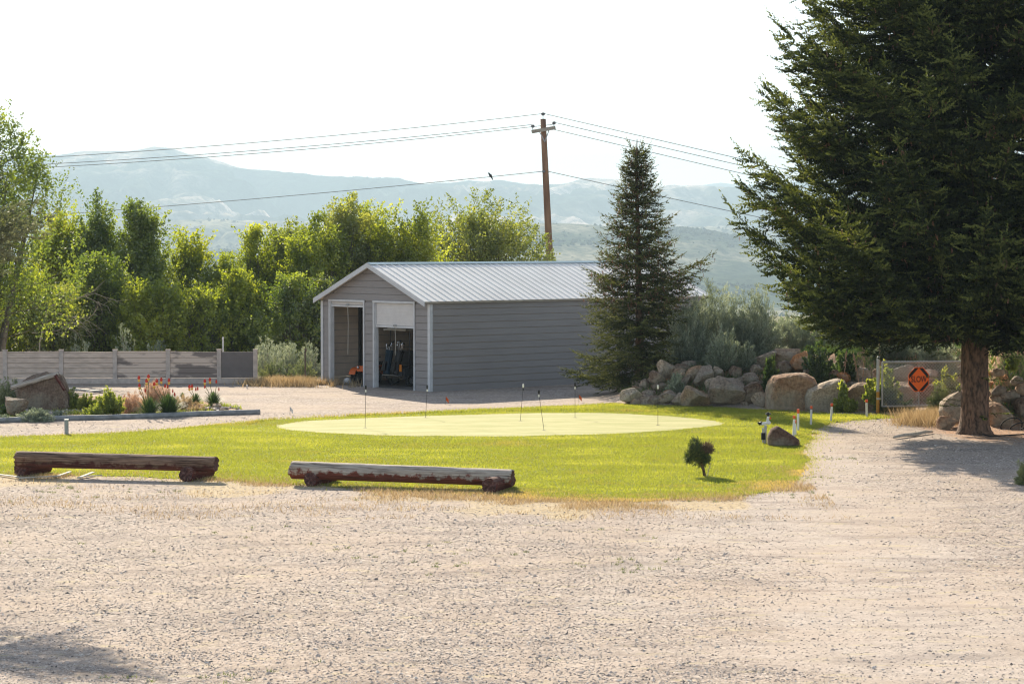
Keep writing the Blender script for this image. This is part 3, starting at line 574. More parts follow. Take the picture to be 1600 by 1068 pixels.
def golfbag(s_, m_, lab, tilt):
    b0 = C(-.16, s_, .42); ax_ = Zv * .95 + V_ * .22 + U_ * tilt; ax_ /= np.linalg.norm(ax_)
    g = thing('golf_bag', lab, 'golf bag', tuple(b0))
    MB().tube([b0 + ax_ * t_ for t_ in (0, .03, .4, .8, .85)], [.12, .13, .125, .14, .15], 16).out('bag_body', m_, g)
    MB().box(b0 + ax_ * .3 - V_ * .14, (.18, .08, .34), (U_, V_, ax_)).out('pocket', M['black'], g)
    r = random.Random(int(s_ * 100) + 5)
    for k in range(7):
        a_ = 6.28 * k / 7; p = b0 + ax_ * .8 + U_ * .07 * math.cos(a_) + V_ * .07 * math.sin(a_); q = p + ax_ * r.uniform(.2, .42) + U_ * .08 * math.cos(a_) - V_ * .05
        cl = MB().tube([p, q], .008, 6).out('club', M['chrome'], g)
        MB().sphere(q, (.05, .035, .03) if k % 2 else (.03, .02, .045), 10, 6).out('club_head', M['chrome'] if k % 2 == 0 else M['black'], cl)
golfbag(-.24, M['black'], 'black golf bag full of clubs strapped to the right of the cart tail', -.04)
golfbag(.26, M['blue'], 'dark blue golf bag full of clubs strapped to the left of the cart tail', .06)
MB().sphere(S(5.2, .45, .1), (.16, .16, .14), 14, 8).out('sandbag', M['curtain']); tag(bpy.data.objects['sandbag'], 'pale sandbag lump on the floor just inside the left shed door', 'sandbag')
# ------------------------------------------------------------------ utility pole and wires
YP = 133.0
M['polew'] = mat('weathered_pole_wood', (.30, .17, .10), (.17, .09, .055), 5, .85, 0, (1, 1, .12), .5)
M['armw'] = mat('crossarm_wood', (.42, .37, .31), (.28, .24, .20), 5, .85, 0, (.3, 1, 1), .5)
M['insul'] = mat('grey_insulator', (.16, .16, .17), None, 5, .3, bumps=0)
pt = A(848.5, 186, YP); pb = A(859.5, 420, YP); pb2 = pt + (pb - pt) * ((pt[2] - 0) / (pt[2] - pb[2]))
pole = thing('utility_pole', 'tall brown wooden utility pole with a crossarm standing behind the shed roof', 'utility pole', tuple(pb2))
MB().tube([pb2 + (pt - pb2) * t_ for t_ in np.linspace(0, 1, 9)], np.linspace(.235, .16, 9), 20).out('pole', M['polew'], pole, True)
ca, cb = A(830.5, 206, YP - .25), A(868, 199.5, YP - .25); MB().bar(ca, cb, .15, .2).out('crossarm', M['armw'], pole)
MB().bar(A(843, 206, YP - .27), A(850.5, 220, YP - .22), .03, .05).bar(A(858, 203, YP - .27), A(851, 222, YP - .22), .03, .05).out('arm_brace', M['steel'], pole)
for px_, py_ in ((832.5, 197), (865.5, 192), (848.5, 178)):
    p = A(px_, py_, YP - .25 if py_ > 180 else YP); q = p - Zv * (.28 if py_ > 180 else .35)
    MB().tube([q, p], .022, 6).tube([p - Zv * .1, p - Zv * .06, p, p + Zv * .05, p + Zv * .08], [.05, .11, .09, .12, .05], 12).out('insulator', M['insul'], pole)
MB().box(A(849.5, 268, YP - .25), (.16, .12, .12)).out('wire_clamp', M['insul'], pole)
M['wire'] = mat('aluminium_wire', (.30, .31, .32), None, 5, .5, .3, bumps=0)
def wire(name, pts, lab, r=.018, Y0=YP, Y1=YP):
    pts = np.array(pts, float); cf = np.polyfit(pts[:, 0], pts[:, 1], 2); x0, x1 = pts[0, 0], pts[-1, 0]
    xs = np.linspace(x0, x1, 40); P = [A(x_, np.polyval(cf, x_), Y0 + (Y1 - Y0) * (x_ - x0) / (x1 - x0)) for x_ in xs]
    o = MB().tube(P, r, 5).out(name, M['wire'], None, True); tag(o, lab, 'power line', 'power lines strung from the utility pole'); return o
wire('power_line', [(-300, 263), (52, 247.5), (420, 221), (640, 200), (848, 178)], 'topmost wire running left from the pole top')
wire('power_line', [(-300, 271), (52, 257.5), (420, 234), (640, 214), (832, 195)], 'second highest wire running left from the crossarm')
wire('power_line', [(-300, 276), (60, 262), (420, 238.6), (640, 218), (832, 199), (864, 194)], 'third highest wire running left, just below the crossarm wire')
wire('power_line', [(-300, 360), (173, 328), (420, 310), (653, 286.5), (765, 277), (849, 267.5)], 'lowest wire on the left, carrying the perched bird')
wire('power_line', [(849, 178), (1000, 211), (1170, 252), (1700, 372)], 'topmost wire running right from the pole top', Y1=128)
wire('power_line', [(866, 192), (1000, 221), (1170, 262), (1700, 382)], 'second highest wire running right from the crossarm', Y1=128)
wire('power_line', [(866, 203), (1000, 233), (1170, 274), (1700, 396)], 'third highest wire running right below the crossarm', Y1=128)
wire('power_line', [(850, 267.5), (920, 280), (1000, 300), (1150, 332), (1700, 442)], 'lowest wire on the right, leaving the middle of the pole', Y1=128)
p = A(766.5, 274.2, YP); bird = thing('bird', 'small dark bird perched on the lowest wire left of the pole', 'bird', tuple(p - Zv * .12))
M['bird'] = mat('dark_feathers', (.03, .03, .035), None, 20, .8)
rr = np.array([.5, 0, .866]); MB().tube([p + np.array([-.16, 0, .13]), p + np.array([-.11, 0, .14]), p + np.array([-.07, 0, .08]), p + np.array([0, 0, -.0]), p + np.array([.07, 0, -.12]), p + np.array([.14, 0, -.27])], [.012, .045, .05, .085, .045, .015], 10).out('bird_body', M['bird'], bird, True)
# ------------------------------------------------------------------ panel fence on the left
M['fpanel'] = mat('weathered_tan_panel', (.70, .56, .455), (.50, .40, .32), 2.5, .85, 0, (1, 1, 5), .3)
M['fpanel2'] = mat('patchy_dark_panel', (.66, .53, .43), (.24, .195, .17), 1.1, .85, 0, (.6, 1, 2.2), .3, .01, .46, .52)
M['fdark'] = mat('dark_brown_panel', (.19, .165, .155), (.16, .14, .13), 3, .8)
M['fpost'] = mat('concrete_post', (.60, .51, .44), (.44, .375, .325), 6, .9)
FB0, FB1 = G(-80, 599.5), G(402, 598.5); fd = (FB1 - FB0); FL = np.linalg.norm(fd); fd /= FL; fn = np.cross(fd, Zv)
fence = thing('panel_fence', 'low tan panel fence with concrete posts and stacked boards along the back of the yard', 'fence', tuple(FB0))
fx = [-74, 9.5, 96.5, 180, 262.5, 342, 398.5]; fu = []
for x_ in fx:
    q = G(x_, 599); fu.append(float((q - FB0) @ fd))
FHt = 1.13
for i, u_ in enumerate(fu):
    MB().box(FB0 + fd * u_ + Zv * (FHt + .06) / 2 - fn * 0, (.15, .15, FHt + .06), (fd, fn, Zv)).box(FB0 + fd * u_ + Zv * (FHt + .075), (.17, .17, .03), (fd, fn, Zv)).out('post', M['fpost'], fence)
for i in range(len(fu) - 1):
    a_, b_ = fu[i] + .078, fu[i + 1] - .078; sag = (0, .01, -.02, .0, -.03, 0)[i]; mm = (M['fpanel'], M['fpanel'], M['fpanel'], M['fpanel2'], M['fpanel2'], M['fdark'])[i]
    mb = MB()
    nb = 5; zb_ = .2; hb_ = (FHt - .02 - zb_) / nb
    if i < 5:
        for k in range(nb):
            z0, z1 = zb_ + k * hb_, zb_ + (k + 1) * hb_ - .018; r_ = .006 * math.sin(i * 3 + k * 2.1)
            mb.hexa([FB0 + fd * a_ - fn * (-.02 + r_) + Zv * z0, FB0 + fd * b_ - fn * (-.02 + r_) + Zv * (z0), FB0 + fd * b_ + fn * .045 + Zv * z0, FB0 + fd * a_ + fn * .045 + Zv * z0,
                     FB0 + fd * a_ + fn * .0 + Zv * z1, FB0 + fd * b_ + fn * .0 + Zv * (z1), FB0 + fd * b_ + fn * .045 + Zv * z1, FB0 + fd * a_ + fn * .045 + Zv * z1])
        mb.box(FB0 + fd * (a_ + b_) / 2 + Zv * (zb_ + FHt) / 2 - fn * .0, (b_ - a_, .012, FHt - zb_ - .02), (fd, fn, Zv))
        mb.bar(FB0 + fd * a_ + Zv * (FHt - .0), FB0 + fd * b_ + Zv * (FHt + sag), .07, .035)
    else:
        mb.box(FB0 + fd * (a_ + b_) / 2 + Zv * (zb_ + FHt) / 2, (b_ - a_, .05, FHt - zb_), (fd, fn, Zv))
        for q_ in range(5): mb.box(FB0 + fd * (a_ + (b_ - a_) * (q_ + .5) / 5) + Zv * (zb_ + FHt) / 2 + fn * .026, (.02, .006, FHt - zb_ - .04), (fd, fn, Zv))
    p_ = mb.out('panel', mm, fence)
    if i >= 3: p_['label'] = ('panel with dark stained upper boards', 'panel with one dark top board', 'smooth dark brown end panel')[i - 3]
    MB().box(FB0 + fd * (a_ + b_) / 2 + Zv * .098, (b_ - a_, .11, .19), (fd, fn, Zv)).out('base_board', M['fpost'], fence)
# the steel post at the corner of the shed and the white stub
q = G(477, 599); MB().tube([q, q + Zv * 1.15], .028, 8).box(q + Zv * 1.2 + np.array([.02, 0, 0]), (.07, .05, .12)).out('steel_fence_post', mat('rusty_steel_post', (.16, .11, .08), (.08, .06, .05), 20, .8)); tag(bpy.data.objects['steel_fence_post'], 'thin rusty steel fence post in the weeds between fence and shed', 'post')
q = A(348.5, 548, 86); q[2] = 0; MB().tube([q, q + Zv * 1.45], .03, 8).box(q + Zv * 1.47, (.07, .05, .06)).out('marker_post', M['trim']); tag(bpy.data.objects['marker_post'], 'white marker post rising behind the dark end of the panel fence', 'post')
q = G(386, 607); MB().tube([q, q + Zv * .11], .02, 8).box(q + Zv * .12, (.05, .05, .02)).out('pipe_stub', M['trim']); tag(bpy.data.objects['pipe_stub'], 'tiny white pipe stub sticking out of the gravel before the dark panel', 'pipe')
# ------------------------------------------------------------------ log barriers
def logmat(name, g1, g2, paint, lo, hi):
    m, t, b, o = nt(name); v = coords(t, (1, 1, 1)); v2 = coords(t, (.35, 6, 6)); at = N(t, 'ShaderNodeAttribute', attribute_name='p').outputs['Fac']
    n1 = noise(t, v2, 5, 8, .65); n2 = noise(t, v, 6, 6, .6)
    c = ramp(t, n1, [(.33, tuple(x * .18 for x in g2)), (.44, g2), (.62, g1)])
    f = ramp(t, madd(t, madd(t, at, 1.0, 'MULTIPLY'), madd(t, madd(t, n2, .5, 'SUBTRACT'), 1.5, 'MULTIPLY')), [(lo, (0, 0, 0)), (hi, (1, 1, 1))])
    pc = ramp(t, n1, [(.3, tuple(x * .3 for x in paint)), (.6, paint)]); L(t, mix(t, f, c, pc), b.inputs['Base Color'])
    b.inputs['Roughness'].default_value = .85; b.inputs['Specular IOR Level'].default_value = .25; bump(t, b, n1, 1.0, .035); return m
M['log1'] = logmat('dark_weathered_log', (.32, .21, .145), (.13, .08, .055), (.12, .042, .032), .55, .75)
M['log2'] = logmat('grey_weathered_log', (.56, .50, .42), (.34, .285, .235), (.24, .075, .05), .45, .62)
M['log3'] = logmat('red_brown_log', (.24, .14, .11), (.12, .055, .045), (.16, .045, .035), .3, .5)
m, t, b, o = nt('log_end_grain'); v = coords(t); n = noise(t, v, 18, 6); c = ramp(t, n, [(.35, (.045, .018, .016)), (.6, (.13, .055, .045)), (.75, (.30, .22, .17))]); L(t, c, b.inputs['Base Color']); b.inputs['Roughness'].default_value = .9; bump(t, b, n, 1, .02); M['logend'] = m
def log(name, parent, p, q, r0, r1, m_, seed, flat=.0):
    """a rough round log from p to q, its own local x axis along the grain"""
    p = np.asarray(p, float); q = np.asarray(q, float); Lg = np.linalg.norm(q - p); n, k = 40, max(12, int(Lg * 26)); x = (q - p) / Lg; y = np.cross(Zv, x); y /= np.linalg.norm(y); z_ = np.cross(x, y)
    tt = np.linspace(0, 1, k); aa = np.linspace(0, 2 * math.pi, n, endpoint=False); T, Aa = np.meshgrid(tt, aa, indexing='ij')
    cx, cy_ = np.cos(Aa), np.sin(Aa); P = np.stack([T * Lg * .5, cx * 1.6, cy_ * 1.6], -1)
    R = (r0 + (r1 - r0) * T) * (1 + .07 * fbm(P + seed, seed, 4) + .05 * fbm(np.stack([T * Lg * .9, cx * 5, cy_ * 5], -1), seed + 3, 3)
        - .13 * np.clip(fbm(np.stack([T * Lg * .35, cx * 7, cy_ * 7], -1), seed + 7, 2) - .30, 0, 1) * 3)
    dr = (T < .5 / k) | (T > 1 - .5 / k); R = np.where(dr, R * .96, R)
    X = T * Lg + np.where(T < 1e-6, .05 * fbm(P * 2, seed + 11, 2), 0) + np.where(T > 1 - 1e-6, .05 * fbm(P * 2, seed + 13, 2), 0)
    Vv = np.stack([X, R * cx, R * cy_], -1).reshape(-1, 3); idx = np.arange(k * n).reshape(k, n); nx_ = np.roll(idx, -1, 1)
    Ff = np.stack([idx[:-1], nx_[:-1], nx_[1:], idx[1:]], -1).reshape(-1, 4); c0, c1 = len(Vv), len(Vv) + 1; Vv = np.vstack([Vv, [0.015, 0, 0], [Lg - .015, 0, 0]])
    cap = np.array([(c0, idx[0, (j + 1) % n], idx[0, j]) for j in range(n)] + [(c1, idx[-1, j], idx[-1, (j + 1) % n]) for j in range(n)])
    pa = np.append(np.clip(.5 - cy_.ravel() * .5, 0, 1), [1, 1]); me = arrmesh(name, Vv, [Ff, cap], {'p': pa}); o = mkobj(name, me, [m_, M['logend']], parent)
    mi = np.zeros(len(me.polygons), np.int32); mi[len(Ff):] = 1; me.polygons.foreach_set('material_index', mi)
    sm = np.ones(len(me.polygons), bool); sm[len(Ff):] = False; me.polygons.foreach_set('use_smooth', sm)
    mt = Matrix((tuple(x), tuple(y), tuple(z_))).transposed().to_4x4(); mt.translation = Vector(p - ORG.get(parent, np.zeros(3))); o.matrix_basis = mt; return o
def barrier(lab, ends, sup, m_, r0, r1, seed, zc):
    Y0, Y1 = ends[0][2], ends[1][2]; p = A(ends[0][0], ends[0][1], Y0); q = A(ends[1][0], ends[1][1], Y1)
    th = thing('log_barrier', lab, 'log barrier', (p[0], p[1], 0), 'log barriers along the near edge of the lawn'); log('beam', th, p, q, r0, r1, m_, seed)
    for i, (pa_, pb_, r_) in enumerate(sup): log('support', th, pa_, pb_, r_, r_ * .92, M['log3'], seed + 5 + i)
Yl = lambda py: G(800, py)[1]
def sp_(xa, ya, xb, yb, r):  # support log: near end and far end as ground pixels
    a_, b_ = G(xa, ya), G(xb, yb); return (a_ + Zv * r * .93, b_ + Zv * r * .93, r)
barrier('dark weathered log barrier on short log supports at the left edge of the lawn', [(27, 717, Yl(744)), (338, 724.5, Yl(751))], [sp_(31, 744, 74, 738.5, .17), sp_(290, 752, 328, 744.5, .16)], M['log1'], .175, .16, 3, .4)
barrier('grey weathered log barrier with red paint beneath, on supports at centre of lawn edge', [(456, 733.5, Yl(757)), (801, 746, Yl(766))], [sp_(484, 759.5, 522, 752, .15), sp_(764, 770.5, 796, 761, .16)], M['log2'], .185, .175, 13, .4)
# ------------------------------------------------------------------ conifers
def rotframes(D, rngl):
    """frames whose x axis is D, random roll"""
    D = D / (np.linalg.norm(D, axis=1)[:, None] + 1e-9); R_ = rngl.normal(size=D.shape); Y = np.cross(D, R_); Y /= np.linalg.norm(Y, axis=1)[:, None] + 1e-9
    return D, Y, np.cross(D, Y)
def shootmesh(P, D, Ls, v, seed, k=11, nl=.045, nw=.011, spread=.62):
    """every shoot: k pointed needle tufts along its axis, pointing forward and out"""
    r = np.random.default_rng(seed); n = len(P); X, Y, Z = rotframes(D, r); Vs = np.zeros((n, k, 3, 3)); 
    for j in range(k):
        t_ = (j / (k - 1)) * .95; a_ = j * 2.4 + r.uniform(-.4, .4, n); o_ = Y * np.cos(a_)[:, None] + Z * np.sin(a_)[:, None]; tn = Y * -np.sin(a_)[:, None] + Z * np.cos(a_)[:, None]
        sp = spread * (1 - .6 * (j == k - 1)); l_ = nl * r.uniform(.8, 1.25, n)[:, None]
        b0 = P + X * (Ls * t_)[:, None]; tip = b0 + (X * (1 - sp * .5) + o_ * sp) * l_ * (1.0 if j < k - 1 else 1.3)
        Vs[:, j, 0] = b0 - tn * nw * .9; Vs[:, j, 1] = b0 + tn * nw * .9 + X * nw; Vs[:, j, 2] = tip
    return Vs.reshape(-1, 3), np.arange(n * k * 3).reshape(-1, 3), np.repeat(v, k * 3)
def conifer(name, lab, base, H, zlow, rad, nwh, nper, m_, seed, lean=(0, 0), shootL=.2, k=11, sec_gap=.22, keepf=None, elev=None, droop=.15, r0=.33, conez=None, conemat=None, secl=1.5, branches=None, trunk_top=None, tipup=.3, nl=.045, nw=.011, bare=.12, cat='spruce tree', sg=.11, hang=0.0, zmin=-9):
    r = np.random.default_rng(seed); base = np.array(base, float); th = thing(name, lab, cat, tuple(base))
    zz = np.linspace(0, H, 24); wv = np.stack([np.sin(zz * .5 + seed) * .04, np.cos(zz * .4 + seed) * .04, zz * 0], -1) * (zz / H)[:, None]
    TP = base + np.stack([lean[0] * zz, lean[1] * zz, zz], -1) + wv; TP[0, 2] -= .2
    rr_ = r0 * (1 - zz / H) ** .85 + .012; rr_[0] *= 1.0
    zr = np.concatenate([[-.15, 0, .1, .25, .5], np.arange(.8, 3.4, .3)]); zr = np.concatenate([zr, zz[zz > 3.5]]) if H > 15 else zz
    TQ = np.stack([np.interp(zr, zz, TP[:, i]) for i in range(3)], -1); TQ[:, 2] = base[2] + zr; RQ = r0 * (1 - np.clip(zr, 0, H) / H) ** .85 + .012; RQ = RQ * (1 + .35 * np.exp(-np.clip(zr, 0, 9) / .18))
    tk = MB().tube(TQ, RQ, 28).out('trunk', M['bark'], th, True)
    n_ = len(tk.data.vertices); V_t = np.zeros(n_ * 3); tk.data.vertices.foreach_get('co', V_t); V_t = V_t.reshape(-1, 3); ax_t = V_t.copy(); ax_t[:, 2] = 0; q_t = np.linalg.norm(ax_t, axis=1)[:, None] + 1e-6
    V_t += ax_t / q_t * (fbm(V_t * np.array([3.2, 3.2, .9]) + seed, seed, 4) * .16 * np.minimum(q_t[:, 0], r0))[:, None]; tk.data.vertices.foreach_set('co', V_t.ravel()); tk.data.update()
    SP, SD, SL, SV_ = [], [], [], []; LV = MB(); CP = []
    def tr(z_): return np.array([np.interp(z_, zz, TP[:, 0]), np.interp(z_, zz, TP[:, 1]), base[2] + z_])
    blist = []
    for i in range(nwh):
        z_ = zlow + (H - zlow - .25) * (i / nwh) ** 1.05; 
        for j in range(nper):
            az = 2 * math.pi * (j + r.uniform(-.3, .3)) / nper + i * 2.4; blist.append((z_ + r.uniform(-.12, .12), az, rad(z_) * r.uniform(.72, 1.05)))
    if branches: blist += branches
    for (z_, az, Lb) in blist:
        if Lb < .12: continue
        if keepf is not None:
            kp = keepf(z_, az, Lb)
            if r.uniform() > kp: continue
        el0 = (elev(z_) if elev else 0) + r.uniform(-.08, .08); o_ = tr(z_); h_ = np.array([math.cos(az), math.sin(az), 0]); q = max(5, int(Lb / .25)); ts = np.linspace(0, 1, q)
        bend = r.uniform(-.25, .25)
        side = np.array([-h_[1], h_[0], 0]); B = o_ + h_ * (ts * Lb * math.cos(el0))[:, None] + Zv * (ts * Lb * math.sin(el0) - droop * Lb * (ts - ts ** 2) * 2.0 + tipup * Lb * ts ** 3 * .35)[:, None] + side * (bend * Lb * .3 * ts ** 2)[:, None]
        LV.tube(B, np.linspace(.010 + .0055 * Lb, .004, q), 5, False); T = np.gradient(B, axis=0); T /= np.linalg.norm(T, axis=1)[:, None]
        nd_ = int(Lb * 9); td = r.uniform(.2, 1, nd_); PD = np.stack([np.interp(td, ts, B[:, c_]) for c_ in range(3)], -1); TD = np.stack([np.interp(td, ts, T[:, c_]) for c_ in range(3)], -1)
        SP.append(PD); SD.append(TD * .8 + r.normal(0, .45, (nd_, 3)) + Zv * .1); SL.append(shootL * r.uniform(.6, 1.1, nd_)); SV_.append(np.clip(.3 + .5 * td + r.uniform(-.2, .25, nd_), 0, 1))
        ns = max(3, int(Lb * (1 - bare) / sec_gap))
        for s_ in range(ns + 1):
            t_ = bare + (1 - bare) * s_ / ns + r.uniform(-.02, .02); t_ = min(t_, 1.0); p0 = np.array([np.interp(t_, ts, B[:, c_]) for c_ in range(3)]); T0 = np.array([np.interp(t_, ts, T[:, c_]) for c_ in range(3)]); T0 /= np.linalg.norm(T0)
            for sg_ in ((-1, 1, 0) if s_ < ns else (0,)):
                if sg_ == 0 and s_ < ns and r.uniform() < .35: continue
                ls = min(secl, (1 - t_) * Lb * .75 + shootL * 1.6) * r.uniform(.55, 1.05) if sg_ else shootL * r.uniform(1.2, 2.2)
                sd_ = np.cross(T0, Zv); sd_ /= np.linalg.norm(sd_) + 1e-6
                d_ = T0 * r.uniform(.65, .95) + sd_ * sg_ * .75 + Zv * (r.uniform(-.42, .08) - hang) * (1 if sg_ else -.6); d_ /= np.linalg.norm(d_)
                m2 = max(2, int(ls / sg)); tt = np.linspace(.08, 1, m2); dr_ = -.22 * ls * tt ** 2 * r.uniform(.2, 1.3)
                C0 = p0 + d_ * (tt * ls)[:, None] + Zv * dr_[:, None]; var = np.clip(.25 + .5 * t_ + r.uniform(-.22, .3), 0, 1)  # tone rises towards the branch tip: crown shade put into the needle colour
                sd2 = np.cross(d_, Zv); sd2 /= np.linalg.norm(sd2) + 1e-6
                for sgn in (-1, 1):
                    DD = d_ * .8 + sd2 * sgn * r.uniform(.45, .8) + Zv * r.uniform(-.5, .25); DD = DD + r.normal(0, .16, (m2, 3))
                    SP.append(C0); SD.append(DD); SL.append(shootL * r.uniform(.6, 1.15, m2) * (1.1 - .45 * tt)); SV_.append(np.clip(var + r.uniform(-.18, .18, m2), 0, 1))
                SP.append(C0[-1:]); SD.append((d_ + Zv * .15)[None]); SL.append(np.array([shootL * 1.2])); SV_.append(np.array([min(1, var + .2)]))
                if conez and z_ > conez[0] and r.uniform() < conez[1] and t_ > .25:
                    for c_ in range(r.integers(1, 4)): CP.append(C0[r.integers(0, m2)] + r.normal(0, .05, 3))
    # leader
    SP, SD, SL, SV_ = np.vstack(SP), np.vstack(SD), np.concatenate(SL), np.concatenate(SV_)
    LV.out('limbs', M['limb'], th, False)
    kq = SP[:, 2] > zmin + base[2] + .6 * fbm(SP * .8, 3, 3) - .9 * smooth((base[0] - 2.2 - SP[:, 0]) / 1.5); SP, SD, SL, SV_ = SP[kq], SD[kq], SL[kq], SV_[kq]
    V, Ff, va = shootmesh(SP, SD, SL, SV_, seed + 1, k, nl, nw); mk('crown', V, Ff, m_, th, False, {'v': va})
    if CP:
        CP = np.array(CP); n = len(CP); D = np.tile([0, 0, -1.], (n, 1)) + r.normal(0, .25, (n, 3)); V, Ff, va = shootmesh(CP, D, np.full(n, .10), r.uniform(0, 1, n), seed + 3, 9, .034, .024, .8)
        struct(mk('cones', V, Ff, conemat or M['conec'], th, False, {'v': va}), 'stuff')
    print('SHOOTS', name, len(SP), len(CP)); return th
# great spruce on the right
b0 = G(1522, 677)
def rad_big(z): return np.interp(z, [2, 2.8, 4.4, 8, 11.5, 16, 21], [3.4, 5.0, 6.15, 5.5, 4.3, 2.9, .3])
def keep_big(z, az, Lb):
    c_, s_ = math.cos(az), math.sin(az)     # -x is left in the picture, -y towards the camera
    if z > 13: return .45
    if c_ > .5: return .5
    if s_ > .75: return .55
    return 1.0
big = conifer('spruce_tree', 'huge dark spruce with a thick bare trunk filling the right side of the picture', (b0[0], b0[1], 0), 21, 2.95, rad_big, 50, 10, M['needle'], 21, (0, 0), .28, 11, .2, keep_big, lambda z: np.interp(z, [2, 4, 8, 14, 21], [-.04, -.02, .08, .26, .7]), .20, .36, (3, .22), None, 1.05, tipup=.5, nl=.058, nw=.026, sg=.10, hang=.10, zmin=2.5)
# small branches low on the big trunk
r_ = random.Random(5); SPl = []; 
for (z_, az, l_) in ((2.15, 3.4, .8), (2.1, -.6, .7), (1.55, 3.3, .9), (1.5, -1.2, .5), (1.45, .1, .9), (1.2, 3.5, .7), (.75, 3.2, .5), (.5, -1.4, .5), (.55, .2, .6), (.9, 2.9, .8)):
    p = np.array([b0[0], b0[1], z_]); d_ = np.array([math.cos(az), math.sin(az), -.05])
    for t_ in np.linspace(.3, .3 + l_, 9): SPl.append((p + d_ * t_, d_ + np.array([r_.uniform(-.7, .7), r_.uniform(-.7, .7), r_.uniform(-.3, .4)])))
V, Ff, va = shootmesh(np.array([a_ for a_, _ in SPl]), np.array([b_ for _, b_ in SPl]), np.full(len(SPl), .2), np.random.default_rng(1).uniform(.4, 1, len(SPl)), 9, 14, .05, .012); mk('trunk_shoots', V, Ff, M['needle'], big, False, {'v': va})
# slender spruce beside the shed
Ys = 75.5; bs = A(1000, 612, Ys)
def rad_s(z): return np.interp(z, [.3, 1.0, 2.0, 3.4, 5.2, 6.3, 7.3, 8.3], [2.0, 2.2, 2.0, 1.65, 1.05, .62, .22, .05])
zt = A(994, 217, Ys)[2]
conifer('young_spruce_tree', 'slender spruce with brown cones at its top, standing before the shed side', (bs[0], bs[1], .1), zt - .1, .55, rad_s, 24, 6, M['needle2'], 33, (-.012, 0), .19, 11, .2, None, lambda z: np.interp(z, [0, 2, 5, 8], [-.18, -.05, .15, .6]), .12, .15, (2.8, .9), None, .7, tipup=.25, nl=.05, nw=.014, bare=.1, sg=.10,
        branches=[(.75, math.pi - .15, 2.3), (.6, math.pi - .5, 2.2), (3.9, .15, 2.25), (3.75, -.1, 1.9)])
# spruce just outside the frame on the left: its branch tips and its shadow reach in
conifer('blue_spruce_tree', 'pale blue-green spruce branch tips reaching in at the left edge above the bushes', (-13.7, 36.9, 0), 12.5, 4.5, lambda z: np.interp(z, [4, 4.8, 5.6, 6.5, 9, 12.5], [3.2, 3.4, 3.4, 3.2, 2.4, .1]), 26, 8, M['needle3'], 45, (0, 0), .2, 12, .18, lambda z, az, Lb: 1.0 if math.cos(az) > 0 else .5, lambda z: np.interp(z, [4, 6, 12], [-.02, .1, .5]), .12, .25, None, None, 1.1, tipup=.2, nl=.055, nw=.015,
        branches=[(4.95, -.02, 6.1), (5.05, .08, 5.8), (4.85, -.1, 5.8), (5.25, .03, 5.6), (4.75, .05, 5.6)])
